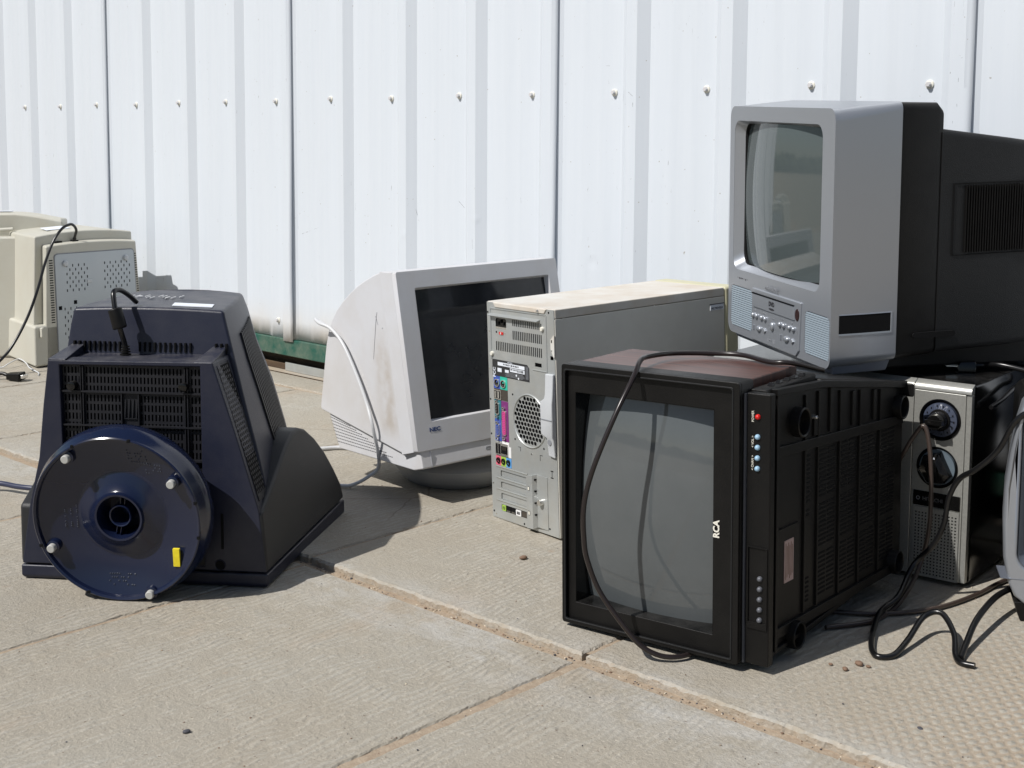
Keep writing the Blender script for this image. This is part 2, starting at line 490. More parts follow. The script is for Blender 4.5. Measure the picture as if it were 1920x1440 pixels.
# ------------------------------------------------------------------ builders
class MB:
    def __init__(s):
        s.bm = bmesh.new()
        s.mats = []
    def mi(s, m):
        if m not in s.mats:
            s.mats.append(m)
        return s.mats.index(m)
    def face(s, pts, m=None):
        f = s.bm.faces.new([s.bm.verts.new(p) for p in pts])
        if m:
            f.material_index = s.mi(m)
        return f
    def box(s, x0, x1, y0, y1, z0, z1, m=None):
        v = [s.bm.verts.new((x, y, z)) for x in (x0, x1) for y in (y0, y1) for z in (z0, z1)]
        for q in ((0, 1, 3, 2), (4, 6, 7, 5), (0, 4, 5, 1), (2, 3, 7, 6), (0, 2, 6, 4), (1, 5, 7, 3)):
            f = s.bm.faces.new([v[i] for i in q])
            if m:
                f.material_index = s.mi(m)
        return s
    def loft(s, secs, cap=True, closed=True, m=None):
        rows = [[s.bm.verts.new(p) for p in sec] for sec in secs]
        k = len(rows[0])
        fs = []
        for a, b in zip(rows, rows[1:]):
            for i in range(k if closed else k - 1):
                j = (i + 1) % k
                fs.append(s.bm.faces.new((a[i], a[j], b[j], b[i])))
        if cap:
            fs.append(s.bm.faces.new(rows[0][::-1]))
            fs.append(s.bm.faces.new(rows[-1]))
        if m:
            for f in fs:
                f.material_index = s.mi(m)
        return s
    def prism(s, poly, fn, a, b, m=None):
        """polygon (u,v) swept along w from a to b; fn(u,v,w) gives the point"""
        return s.loft([[fn(u, v, a) for u, v in poly], [fn(u, v, b) for u, v in poly]], m=m)
    def plate(s, outer, holes, fn, a, b, m=None):
        """flat plate with through holes, front at w=a, back at w=b"""
        bm = s.bm
        tmp = bmesh.new()
        ed = []
        loops = []
        for lp in [outer] + list(holes):
            vs = [tmp.verts.new((u, v, 0)) for u, v in lp]
            loops.append(vs)
            for i in range(len(vs)):
                ed.append(tmp.edges.new((vs[i], vs[(i + 1) % len(vs)])))
        bmesh.ops.triangle_fill(tmp, use_beauty=True, use_dissolve=False, edges=ed)
        fr, bk = {}, {}
        for v in tmp.verts:
            fr[v] = bm.verts.new(fn(v.co.x, v.co.y, a))
            bk[v] = bm.verts.new(fn(v.co.x, v.co.y, b))
        fs = []
        for f in tmp.faces:
            fs.append(bm.faces.new([fr[v] for v in f.verts]))
            fs.append(bm.faces.new([bk[v] for v in reversed(f.verts)]))
        for vs in loops:
            for i in range(len(vs)):
                j = (i + 1) % len(vs)
                fs.append(bm.faces.new((fr[vs[i]], fr[vs[j]], bk[vs[j]], bk[vs[i]])))
        if m:
            for f in fs:
                f.material_index = s.mi(m)
        tmp.free()
        return s
    def tube(s, pts, r, n=8, smooth=6, m=None, flat=1.0):
        P = spline([Vector(p) for p in pts], smooth) if smooth else [Vector(p) for p in pts]
        secs = []
        up = Vector((.13, .27, .95)).normalized()
        for i, p in enumerate(P):
            t = (P[min(i + 1, len(P) - 1)] - P[max(i - 1, 0)]).normalized()
            a = t.cross(up)
            if a.length < .05:
                a = t.cross(Vector((1, 0, 0)))
            a.normalize()
            b = a.cross(t).normalized()
            up = b
            rr = r(i / (len(P) - 1)) if callable(r) else r
            secs.append([p + a * (rr * cos(2 * pi * k / n)) + b * (rr * flat * sin(2 * pi * k / n)) for k in range(n)])
        return s.loft(secs, m=m)
    def lathe(s, prof, fn, n=48, m=None, closed_prof=False, cap=False):
        """prof [(r,t)]; fn(c*r, s*r, t)"""
        rows = []
        for r, t in prof:
            rows.append([s.bm.verts.new(fn(r * cos(2 * pi * k / n), r * sin(2 * pi * k / n), t)) for k in range(n)])
        if closed_prof:
            rows.append(rows[0])
        fs = []
        for a, b in zip(rows, rows[1:]):
            for i in range(n):
                j = (i + 1) % n
                fs.append(s.bm.faces.new((a[i], a[j], b[j], b[i])))
        if cap:
            fs.append(s.bm.faces.new(rows[0][::-1]))
            fs.append(s.bm.faces.new(rows[-1]))
        if m:
            for f in fs:
                f.material_index = s.mi(m)
        return s
    def grid(s, fn, nu, nv, m=None):
        v = [[s.bm.verts.new(fn(i / nu, j / nv)) for j in range(nv + 1)] for i in range(nu + 1)]
        for i in range(nu):
            for j in range(nv):
                f = s.bm.faces.new((v[i][j], v[i + 1][j], v[i + 1][j + 1], v[i][j + 1]))
                if m:
                    f.material_index = s.mi(m)
        return s
    def build(s, name, m=None, parent=None, bevel=0, seg=2, smooth=None, angle=35, weld=True):
        if weld:
            bmesh.ops.remove_doubles(s.bm, verts=s.bm.verts, dist=1e-5)
        bmesh.ops.recalc_face_normals(s.bm, faces=s.bm.faces)
        me = bpy.data.meshes.new(name)
        s.bm.to_mesh(me)
        s.bm.free()
        mats = s.mats if s.mats else [m]
        if s.mats and m and m not in s.mats:
            pass
        for k in mats:
            me.materials.append(k)
        o = bpy.data.objects.new(name, me)
        COL.objects.link(o)
        if parent:
            o.parent = parent
        if smooth or bevel:
            me.polygons.foreach_set('use_smooth', [True] * len(me.polygons))
            me.set_sharp_from_angle(angle=radians(angle))
        if bevel:
            b = o.modifiers.new('bevel', 'BEVEL')
            b.width = bevel
            b.segments = seg
            b.limit_method = 'ANGLE'
            b.angle_limit = radians(angle)
            b.harden_normals = True
            b.use_clamp_overlap = True
        return o

def spline(P, k):
    out = []
    Q = [P[0] * 2 - P[1]] + P + [P[-1] * 2 - P[-2]]
    for i in range(1, len(Q) - 2):
        a, b, c, d = Q[i - 1:i + 3]
        for j in range(k):
            t = j / k
            out.append(.5 * ((2 * b) + (c - a) * t + (2 * a - 5 * b + 4 * c - d) * t * t + (3 * b - a - 3 * c + d) * t ** 3))
    out.append(P[-1])
    return out

def rect(x0, x1, y0, y1):
    return [(x0, y0), (x1, y0), (x1, y1), (x0, y1)]
def rrect(x0, x1, y0, y1, r, n=5):
    out = []
    for cx, cy, a in ((x1 - r, y0 + r, -90), (x1 - r, y1 - r, 0), (x0 + r, y1 - r, 90), (x0 + r, y0 + r, 180)):
        for k in range(n + 1):
            t = radians(a + 90 * k / n)
            out.append((cx + r * cos(t), cy + r * sin(t)))
    return out
def circ(cx, cy, r, n=10, a0=0):
    return [(cx + r * cos(2 * pi * k / n + a0), cy + r * sin(2 * pi * k / n + a0)) for k in range(n)]
XZ = lambda u, v, w: (u, w, v)
YZ = lambda u, v, w: (w, u, v)
XY = lambda u, v, w: (u, v, w)

def carve(o, cutters):
    """cut the cutter meshes out of o, leaving one clean mesh"""
    for c in cutters:
        md = o.modifiers.new('cut', 'BOOLEAN')
        md.operation = 'DIFFERENCE'
        md.solver = 'EXACT'
        md.object = c
    bpy.context.view_layer.update()
    dg = bpy.context.evaluated_depsgraph_get()
    me = bpy.data.meshes.new_from_object(o.evaluated_get(dg), depsgraph=dg)
    old = o.data
    o.modifiers.clear()
    o.data = me
    me.name = old.name
    for c in cutters:
        bpy.data.objects.remove(c, do_unlink=True)
    me.polygons.foreach_set('use_smooth', [True] * len(me.polygons))
    me.set_sharp_from_angle(angle=radians(35))

def thing(name, label, cat, loc, rot=None, group=None, scale=1):
    o = bpy.data.objects.new(name, None)
    COL.objects.link(o)
    o.empty_display_size = .05
    o.location = loc
    if rot is not None:
        o.rotation_euler = rot.to_euler() if isinstance(rot, Matrix) else (0, 0, rot)
    o.scale = (scale,) * 3
    o['label'] = label
    o['category'] = cat
    if group:
        o['group'] = group
    return o
def tag(o, label, cat, group=None):
    o['label'] = label
    o['category'] = cat
    if group:
        o['group'] = group
    return o
def rz(a): return Matrix.Rotation(a, 3, 'Z')
def ry(a): return Matrix.Rotation(a, 3, 'Y')
def rx(a): return Matrix.Rotation(a, 3, 'X')

def text(name, s, size, origin, right, up, m, parent, squash=1, bold=0, spacing=1, center=True):
    cu = bpy.data.curves.new('t', 'FONT')
    cu.body = s
    cu.size = size
    cu.extrude = .0002
    cu.offset = bold
    cu.space_character = spacing
    cu.resolution_u = 3
    cu.align_x = 'CENTER' if center else 'LEFT'
    cu.align_y = 'CENTER'
    t = bpy.data.objects.new('t', cu)
    me = bpy.data.meshes.new_from_object(t)
    bpy.data.objects.remove(t)
    bpy.data.curves.remove(cu)
    r = Vector(right).normalized()
    u = Vector(up).normalized()
    nn = r.cross(u)
    mx = Matrix(((r.x * squash, u.x, nn.x, origin[0]), (r.y * squash, u.y, nn.y, origin[1]), (r.z * squash, u.z, nn.z, origin[2]), (0, 0, 0, 1)))
    me.transform(mx)
    me.name = name
    me.materials.clear()
    me.materials.append(m)
    o = bpy.data.objects.new(name, me)
    COL.objects.link(o)
    o.parent = parent
    return o

# ================================================================== SETTING
def slab_pt(a, b, z=0):
    p = E1 * a + E2 * b
    return Vector((p.x, p.y, z))

g = MB()
g.face([(-300, -300, -.03), (300, -300, -.03), (300, 300, -.03), (-300, 300, -.03)])
o = g.build('ground', FIELD); o['kind'] = 'structure'

# sand bed seen in the joints
def sand_sheet():
    b = MB()
    def near(u, v):
        a = -5 + 8 * u; c = -2.2 + 3.56 * v
        return slab_pt(a, c, -.0122)
    b.grid(near, 2, 2)
    def far(u, v):
        a = -6 + 9 * u; c = 1.345 + 1.05 * v
        return slab_pt(a, c, -.0035)
    b.grid(far, 2, 2)
    o = b.build('sand_bed', SAND); o['kind'] = 'structure'
sand_sheet()

def slabs():
    b = MB()
    rnd = random.Random(3)
    def edge(p0, p1, amp, step=.007):
        n = max(2, int((Vector(p1) - Vector(p0)).length / step))
        out = []
        w = 0
        chip = 0
        d = Vector(p1) - Vector(p0)
        nn = Vector((-d.y, d.x)).normalized()
        for i in range(n):
            t = i / n
            w = .6 * w + rnd.uniform(-1, 1) * amp
            if rnd.random() < .05:
                chip = rnd.uniform(.5, 1) * amp * 3.2
            chip *= .6
            q = Vector(p0) + d * t + nn * (w + chip)
            out.append((q.x, q.y))
        return out
    def slab(a0, a1, b0, b1, z, amps=(.0012,) * 4, lip=.004):
        lp = edge((a0, b0), (a1, b0), amps[0]) + edge((a1, b0), (a1, b1), amps[1]) + edge((a1, b1), (a0, b1), amps[2]) + edge((a0, b1), (a0, b0), amps[3])
        ca, cb = (a0 + a1) / 2, (b0 + b1) / 2
        def inset(q, d):
            x, y = q
            return (max(a0 + d * .3, min(a1 - d * .3, x + (d if x < ca else -d) * (abs(abs(x - ca) - (a1 - a0) / 2) < .02))),
                    max(b0 + d * .3, min(b1 - d * .3, y + (d if y < cb else -d) * (abs(abs(y - cb) - (b1 - b0) / 2) < .02))))
        s0 = [slab_pt(*q, z - .05) for q in lp]
        s1 = [slab_pt(*q, z - lip * rnd.uniform(.5, 1.4)) for q in lp]
        s2 = [slab_pt(*inset(q, lip * .9), z - .0003) for q in lp]
        rows = [[b.bm.verts.new(p) for p in s] for s in (s0, s1, s2)]
        k = len(lp)
        for r0, r1 in zip(rows, rows[1:]):
            for i in range(k):
                b.bm.faces.new((r0[i], r0[(i + 1) % k], r1[(i + 1) % k], r1[i]))
        f = b.bm.faces.new(rows[-1])
        bmesh.ops.triangulate(b.bm, faces=[f])
    ks = [-1.11 + .602 * k for k in range(-6, 6)]
    for a in ks:
        j = rnd.uniform(-.004, .004)
        slab(a + .0055, a + .602 - .0055 + j, -.46, 1.3215, -.01 + rnd.uniform(-.001, .0005), (.0008, .0009, .0009, .0009), lip=.0028)
        slab(a + .008, a + .602 - .007, -2.2, -.475, -.01, (.001,) * 4)
        slab(a + .004, a + .602 - .0035, 1.336, 2.235, rnd.uniform(-.0012, .0004), (.0016, .0008, .0008, .0008), lip=.0038)
    slab(-4.72, 2.2, 2.244, 2.356, .0015, (.001,) * 4)
    o = b.build('pavement', CONC, weld=False)
    o['kind'] = 'structure'
slabs()

def grit():
    b = MB()
    rnd = random.Random(11)
    pal = [STONEW, STONEB, STONED, SAND, SAND, SAND, CONC]
    def chip(a, c, z, r, m):
        v = []
        p = slab_pt(a, c, z)
        q = bmesh.ops.create_icosphere(b.bm, subdivisions=1, radius=r)
        sx, sy, sz = rnd.uniform(.7, 1.4), rnd.uniform(.6, 1.1), rnd.uniform(.4, .8)
        ro = rnd.uniform(0, 6)
        mi = b.mi(m)
        for w in q['verts']:
            k = rnd.uniform(.8, 1.2)
            x, y, zz = w.co.x * sx * k, w.co.y * sy * k, w.co.z * sz * k
            w.co = Vector((p.x + x * cos(ro) - y * sin(ro), p.y + x * sin(ro) + y * cos(ro), p.z + zz))
        for f in {f for w in q['verts'] for f in w.link_faces}:
            f.material_index = mi
    for k in range(620):                                   # along the stepped joint
        a = rnd.uniform(-1.75, .75)
        chip(a, 1.3215 + abs(rnd.gauss(.008, .006)), -.0128 + rnd.uniform(0, .002), rnd.uniform(.0007, .0022) * (1.4 if rnd.random() < .06 else 1), rnd.choice(pal))
    for k in range(420):                                   # cross joints
        j = rnd.choice([-1.11, -1.712, -.508])
        a = j + rnd.gauss(0, .006)
        c = rnd.uniform(.4, 1.3) if rnd.random() < .7 else rnd.uniform(1.34, 2.2)
        chip(a, c, (-.0128 if c < 1.3 else -.003), rnd.uniform(.0008, .002), rnd.choice(pal))
    for k in range(650):                                   # loose on the slabs
        a = rnd.uniform(-2.4, .7); c = rnd.uniform(.35, 2.2)
        if 1.29 < c < 1.345: continue
        chip(a, c, (-.0095 if c < 1.3 else .0005), rnd.uniform(.0005, .0014) * (1.3 if rnd.random() < .12 else 1), rnd.choice([STONEB, STONED, STONEB, STONEW, SAND]))
    o = b.build('grit', STONEB, weld=False, smooth=True, angle=60)
    o['kind'] = 'stuff'
    tag(o, 'loose sandy grit and crumbs in the slab joints', 'grit')
grit()

def pebble(px, r, m, label, seed, z=0.0):
    rnd = random.Random(seed)
    b = MB()
    q = bmesh.ops.create_icosphere(b.bm, subdivisions=2, radius=r)
    for w in q['verts']:
        k = rnd.uniform(.86, 1.12)
        w.co = Vector((w.co.x * 1.25 * k, w.co.y * .9 * k, w.co.z * .62 * k + r * .5))
    o = b.build('pebble', m, smooth=True, angle=60)
    o.location = (px[0], px[1], z)
    o.rotation_euler = (0, 0, rnd.uniform(0, 6))
    tag(o, label, 'pebble', 'pebbles scattered on the slabs')

# ------------------------------------------------------------------ wall
BOLT = [-4.797, -4.523, -4.2605, -3.997, -3.734, -3.469, -3.2098, -2.9506, -2.690, -2.428, -2.174, -1.918, -1.6628, -1.407, -1.1536]
BOLT = [BOLT[0] - .263 * 2, BOLT[0] - .263] + BOLT + [BOLT[-1] + .255 * k for k in range(1, 5)]
SEAMI = [i for i in range(len(BOLT)) if (i - 4) % 4 == 0]       # bolts just before a seam
wall = thing('metal_wall', 'white ribbed sheet metal wall with a green steel sill and screws', 'wall', (0, 0, 0))
def wp(s, d, z):
    """s along the wall, d out of the wall, z up"""
    p = U * s + N * (d - 2.3457)
    return (p.x, p.y, z)

def profile(i0, i1):
    """cross-section from the seam after bolt i0 to the seam after bolt i1"""
    out = []
    H = .0175
    b = BOLT[i0]
    out += [(b + .050, H - .004), (b + .072, H - .004), (b + .099, 0)]      # under-lapped rib
    for i in range(i0 + 1, i1 + 1):
        p = BOLT[i] - BOLT[i - 1]
        b = BOLT[i]
        l = b - p + .1
        r = b + .024
        for t in (.36, .66):
            q = l + (r - l) * t
            out += [(q - .009, 0), (q - .005, .0009), (q + .005, .0009), (q + .009, 0)]
        out += [(r, 0), (b + .046, H), (b + .0745, H)]
        if i < i1:
            out.append((b + .100, 0))
        else:
            out += [(b + .080, H - .0035), (b + .0885, .0105)]                # lip hanging over the next sheet
    return out

zs = [.105, .16, .25, .36, .48, .62, .80, 1.0, 1.3, 1.8, 2.6]
for k in range(len(SEAMI) - 1):
    i0, i1 = SEAMI[k], SEAMI[k + 1]
    pr = profile(i0, i1)
    b = MB()
    rows = []
    rnd = random.Random(40 + k)
    flare = {0: .002, 1: .006, 2: .004, 3: .010, 4: .004}.get(k, .003)
    for z in zs:
        row = []
        for j, (s, d) in enumerate(pr):
            zz = z
            dd = d
            if j >= len(pr) - 2:                                            # lip opens up low down
                t = max(0, min(1, (.85 - z) / .5))
                dd = d + flare * t * (1 if z > .2 else .7)
                if z == zs[0]:
                    zz = z - .004
            elif j < 3:
                dd = d
            if z == zs[0] and len(pr) - 6 <= j:
                zz = z - .006
            row.append(wp(s, dd + .0006 * sin(3.1 * z + s * 9), zz))
        rows.append(row)
    b.loft(rows, cap=False, closed=False)
    po = b.build('cladding_panel', WALL, wall, smooth=True, angle=20)
    so = po.modifiers.new('thickness', 'SOLIDIFY')
    so.thickness = .0012
    so.offset = -1
b = MB()
b.box(-5.31, 0, 0, .01, .06, 2.59)
for v in b.bm.verts:
    v.co = Vector(wp(v.co.x, -.02 - v.co.y, v.co.z))
b.build('backing_sheet', BLACKM, wall)

SCUFF = [((-1.9455,0.0,0.87),(-1.9337,0.0,0.8696)),((-1.9383,0.0,0.8364),(-1.9356,0.0,0.8283)),((-1.8652,0.0175,0.8082),(-1.8523,0.0175,0.798)),((-1.852,0.0175,0.7842),(-1.8524,0.0175,0.7753)),((-1.8725,0.0168,0.7795),(-1.8752,0.0147,0.7677)),((-1.8784,0.0122,0.8573),(-1.8943,0.0,0.7882)),((-2.1315,0.0143,0.842),(-2.1383,0.009,0.8329)),((-2.1136,0.0175,0.7827),(-2.1135,0.0175,0.7722)),((-2.1442,0.0045,0.5743),(-2.1438,0.0048,0.5646)),((-2.1159,0.0175,0.5457),(-2.1142,0.0175,0.5308)),((-2.143,0.0054,0.4688),(-2.1368,0.0102,0.4499)),((-2.1384,0.0089,0.4454),(-2.145,0.0039,0.4231)),((-2.1161,0.0175,0.4709),(-2.114,0.0175,0.4431)),((-2.1134,0.0175,0.441),(-2.1127,0.0175,0.426)),((-1.981,0.0,0.4377),(-1.9784,0.0,0.4107)),((-1.9622,0.0,0.416),(-1.9619,0.0,0.4014)),((-2.0234,0.0,0.4139),(-2.0218,0.0,0.4066)),((-1.8732,0.0162,0.4903),(-1.8737,0.0158,0.473)),((-1.8562,0.0175,0.4579),(-1.8551,0.0175,0.4539)),((-1.8576,0.0175,0.4213),(-1.855,0.0175,0.4201)),((-1.6158,0.0175,0.8748),(-1.6176,0.0166,0.8396)),((-1.611,0.0175,0.8505),(-1.5983,0.0175,0.8372)),((-1.5867,0.0164,0.9913),(-1.582,0.0132,0.9848)),((-1.3328,0.0175,0.9759),(-1.3257,0.0128,0.945)),((-1.3384,0.0175,0.8756),(-1.3388,0.0175,0.8696)),((-1.3423,0.0175,0.8576),(-1.3422,0.0175,0.8559)),((-1.6871,0.0,0.9673),(-1.6643,0.0,0.9781)),((-1.3622,0.0164,0.7859),(-1.3585,0.0175,0.7867)),((-1.3566,0.0175,0.7884),(-1.3467,0.0175,0.7868)),((-1.103,0.0175,0.958),(-1.1035,0.0175,0.9484)),((-1.0857,0.0175,0.9593),(-1.086,0.0175,0.9465)),((-1.0854,0.0175,0.9432),(-1.0853,0.0175,0.9304)),((-1.0899,0.0175,0.8186),(-1.0899,0.0175,0.8113)),((-1.0913,0.0175,0.7707),(-1.0906,0.0175,0.7658)),((-1.1058,0.0175,0.8296),(-1.1066,0.0175,0.8264)),((-1.0863,0.0175,0.8549),(-1.0829,0.0175,0.8547)),((-2.6224,0.0175,0.5426),(-2.6225,0.0175,0.5142)),((-2.6552,0.0081,0.5077),(-2.6553,0.008,0.497)),((-2.3608,0.0175,0.646),(-2.3466,0.0128,0.654)),((-2.3919,0.0092,0.4347),(-2.3913,0.0096,0.4028)),((-2.364,0.0175,0.4481),(-2.3619,0.0175,0.4234)),((-2.3924,0.0088,0.6105),(-2.3923,0.0089,0.6037)),((-2.594,0.0027,0.5172),(-2.5813,0.0,0.4799)),((-2.6525,0.0101,0.4529),(-2.6273,0.0175,0.4569)),((-2.4318,0.0,0.5421),(-2.4088,0.0,0.5247)),((-2.7597,0.0,0.3701),(-2.7139,0.0,0.3657)),((-2.9505,0.0,0.253),(-2.9328,0.0,0.2534)),((-3.0913,0.0,0.4214),(-2.9907,0.0,0.4499)),((-3.4105,0.0175,0.7189),(-3.4108,0.0175,0.7053)),((-3.4475,0.0,0.719),(-3.4479,0.0,0.7054)),((-3.6617,0.0175,0.6338),(-3.6549,0.0143,0.614)),((-4.4496,0.0175,0.6448),(-4.4479,0.0171,0.6429))]
rnd = random.Random(77)
b = MB()
for p, q in SCUFF:
    P, Q = Vector(wp(p[0], p[1] + .0006, p[2])), Vector(wp(q[0], q[1] + .0006, q[2]))
    t = (Q - P).normalized()
    sd_ = t.cross(N).normalized()
    k = max(2, int((Q - P).length / .006))
    ww = rnd.uniform(.0003, .0007)
    for i in range(k):
        if k > 4 and rnd.random() < .3: continue
        a, c = P + (Q - P) * (i / k), P + (Q - P) * ((i + 1) / k)
        w0, w1 = ww * rnd.uniform(.5, 1.2), ww * rnd.uniform(.5, 1.2)
        b.loft([[a - sd_ * w0, a + sd_ * w0, a + N * .0003], [c - sd_ * w1, c + sd_ * w1, c + N * .0003]])
b.build('scuff_marks', mat("scuffed paint", (.24, .25, .27), .7), wall)

def screw():
    b = MB()
    f = lambda x, y, t: (x, -t, y)
    b.lathe([(.0, .0015), (.0085, .0015), (.0085, 0), (.0082, .003), (.0065, .0042), (.0042, .0042)], f, 20, m=CREAMP)
    b.lathe([(.0052, .004), (.0052, .0095), (.0044, .0105), (0.0001, .0105)], f, 6, m=WHITEP)
    return b
sc0 = None
SCZ = [(i, .811 + (random.random() - .5) * .006) for i in range(2, 17)] + [(8, .155), (4, .16), (5, .155), (12, .16)]
for i, z in SCZ:
    if sc0 is None:
        sc0 = screw().build('screw', None, wall, smooth=True, angle=40)
        so = sc0
    else:
        so = sc0.copy()
        COL.objects.link(so)
        so.parent = wall
    so.location = wp(BOLT[i], .0006, z)
    so.rotation_euler = (0, 0, YAW)

def wbox(s0, s1, d0, d1, z0, z1):
    b = MB()
    b.box(s0, s1, d0, d1, z0, z1)
    for v in b.bm.verts:
        v.co = Vector(wp(v.co.x, v.co.y, v.co.z))
    return b
wbox(-5, 0.2, -.05, .012, .053, .1035).build('sill_beam', GREEN, wall, bevel=.003)
wbox(-5, 0.2, -.09, .010, .0, .0025).build('ground_strip', LEDGE, wall)
wbox(-5, 0.2, -.10, -.052, .0, .052).build('timber_plank', PLANK, wall, bevel=.002)
wbox(-5.345, -5.318, -2.6, .024, .06, 2.6).build('end_cladding', WALL, wall)
b = wbox(-3.19, -2.975, -.012, -.006, .003, .028)
b.build('steel_angle', GALV, wall, bevel=.0015)
wbox(-2.972, -1.5, -.045, -.012, .003, .026).build('timber_offcut', mat("pale timber", (.42, .31, .17), .8, col2=(.33, .24, .13), nscale=14), wall, bevel=.002)
wbox(-5, -3.193, -.045, -.014, .003, .022).build('timber_offcut', PLANK, wall, bevel=.002)

# ================================================================== OBJECTS
# ------------------------------------------------------------------ navy monitor lying on its screen
NAV = thing('crt_monitor', 'dark navy CRT monitor lying face down with its round glossy stand facing out', 'monitor', (-.7881, 2.0529, -.01), rz(radians(-6)), scale=1.0143)
b = MB()
b.loft([[(0.004, .004, .001), (.398, .004, .001), (.424, .398, .003), (-.016, .398, .003)],
        [(0, 0, .006), (.402, 0, .006), (.429, .402, .010), (-.02, .402, .010)],
        [(0, 0, .0235), (.402, 0, .0235), (.429, .402, .034), (-.02, .402, .034)]])
b.build('front_bezel', NAVY, NAV, bevel=.003)
pf = [(.001, .0255), (.001, .120), (.05, .144), (.10, .170), (.15, .195), (.185, .208), (.215, .209), (.245, .200), (.285, .176), (.325, .143), (.36, .104), (.39, .066), (.402, .036)]
b = MB()
b.loft([[(.0 - .05 * y + .06 * max(0, z - .12), y, z) for y, z in pf], [(.402 + .066 * y - .14 * max(0, z - .06), y, z) for y, z in pf]])
b.build('front_housing', CHAR, NAV, bevel=.006, seg=3, angle=28)
# rear housing
secs = [(.12, .004, .392, .356, .03, .05, .335), (.20, .02, .371, .343, .04, .06, .315), (.28, .033, .348, .325, .048, .068, .300), (.352, .047, .3275, .299, .058, .079, .292), (.40, .053, .3140, .279, .066, .086, .310), (.424, .0575, .3075, .262, .074, .09, .330)]
SEC = secs
def sec_ring(z, xl, xr, xrb, xlb, y0, y1):
    dome = .004 if z > .42 else 0
    out = []
    for k in range(7):
        t = k / 6
        out.append((xl + (xr - xl) * t, y0 - .003 * (1 - (2 * t - 1) ** 2), z + dome * (1 - (2 * t - 1) ** 2)))
    for k in range(1, 6):
        t = k / 6
        out.append((xr + (xrb - xr) * t + .006 * (1 - (2 * t - 1) ** 2), y0 + (y1 - y0) * t, z + dome * .5))
    for k in range(7):
        t = k / 6
        out.append((xrb + (xlb - xrb) * t, y1 + .012 * (1 - (2 * t - 1) ** 2), z + dome * (1 - (2 * t - 1) ** 2)))
    for k in range(1, 6):
        t = k / 6
        out.append((xlb + (xl - xlb) * t, y1 + (y0 - y1) * t, z + dome * .5))
    return out
b = MB()
b.loft([sec_ring(*s) for s in secs])
RH = b.build('rear_housing', NAVY, NAV, bevel=.005, seg=3, angle=40)
def body_x(y, z):
    for s0, s1 in zip(secs, secs[1:]):
        if s0[0] <= z <= s1[0]:
            t = (z - s0[0]) / (s1[0] - s0[0])
            q = [a + (c - a) * t for a, c in zip(s0, s1)]
            k = max(0, min(1, (y - q[5]) / (q[6] - q[5])))
            return q[2] + (q[3] - q[2]) * k + .006 * (1 - (2 * k - 1) ** 2)
    return secs[-1][2]
# louvre on the right flank: raised dark fins
b = MB()
def lv(u, v, w):
    z = .392 + (.168 - .392) * v
    for s0, s1 in zip(secs, secs[1:]):
        if s0[0] <= z <= s1[0]:
            t = (z - s0[0]) / (s1[0] - s0[0])
            y0 = s0[5] + (s1[5] - s0[5]) * t
            y1 = s0[6] + (s1[6] - s0[6]) * t
    ua, ub = .30 + .12 * v, .84 + .04 * v
    y = y0 + (y1 - y0) * (ua + (ub - ua) * u)
    z -= .012 * (1 - u) * (1 - v) - .02 * u * v
    return (body_x(y, z) + w, y, z)
for k in range(11):
    u0, u1 = k / 11, (k + .55) / 11
    b.loft([[lv(u0, t / 10, -.001), lv(u1, t / 10, -.001), lv(u1, t / 10, .0030), lv(u0, t / 10, .0030)] for t in range(11)], m=CHAR)
b.grid(lambda u, v: lv(u, v, .0004), 10, 10, m=BLACKM)
b.build('side_louvre', None, NAV)
# stand shroud with its slotted recess
OUT = [(.002, .026), (.400, .026), (.389, .125), (.355, .240), (.3186, .355), (.054, .353), (.044, .280), (.035, .198), (.018, .126)]
RC = [(.079, .034), (.300, .034), (.2985, .348), (.073, .346)]
b = MB()
b.plate(OUT, [RC], XZ, 0, .020)
b.prism(OUT, XZ, .020, .085)
b.build('stand_shroud', NAVY, NAV, bevel=.0025, seg=2, angle=25)
for x0, x1 in ((.054, .083), (.288, .3186)):
    b = MB()
    b.loft([[(x0, .001, .352), (x1, .001, .352), (x1, .001, .3555), (x0, .001, .3555)], [(x0 + .004, .085, .352), (x1 - .004, .085, .352), (x1 - .004, .085, .368), (x0 + .004, .085, .368)]])
    b.build('shroud_arm', NAVY, NAV, bevel=.0015)
b = MB()
b.box(.3285, .3325, -.0012, .004, .062, .118)
b.build('cable_slot', BLACKM, NAV)
holes = []
row = .3425
rows = []
while row > .06:
    rows.append(row); row -= .0146
for ri, z in enumerate(rows):
    for k in range(38):
        x = .0765 + k * .00585
        if x > .294: break
        if .168 < x < .196 and ri > 2: continue
        holes.append(rect(x, x + .0026, z - .0105, z))
b = MB()
b.plate([(.0795, .0345), (.2995, .0345), (.298, .3475), (.0735, .3455)], holes, XZ, .009, .0125)
for z in (.3045, .251, .198):
    b.box(.074, .2985, .003, .009, z - .0012, z + .0014)
for x in (.1035, .1075, .1695, .197, .2715, .276):
    b.box(x, x + .0016, .004, .009, .06, .3045 if x > .108 and x < .27 else .345)
for k in range(4):
    x = .174 + k * .0062
    b.loft([[(x, .006, .264), (x + .0012, .006, .264), (x + .0012, .009, .264), (x, .009, .264)], [(x - .001, .0075, .293), (x + .003, .0075, .293), (x + .003, .009, .293), (x - .001, .009, .293)]])
b.box(.173, .195, .0065, .009, .262, .2635)
b.build('vent_grille', NAVYD, NAV)
b = MB()
b.face([(.074, .0195, .034), (.3, .0195, .034), (.3, .0195, .348), (.074, .0195, .348)])
b.build('grille_backing', BLACKM, NAV)
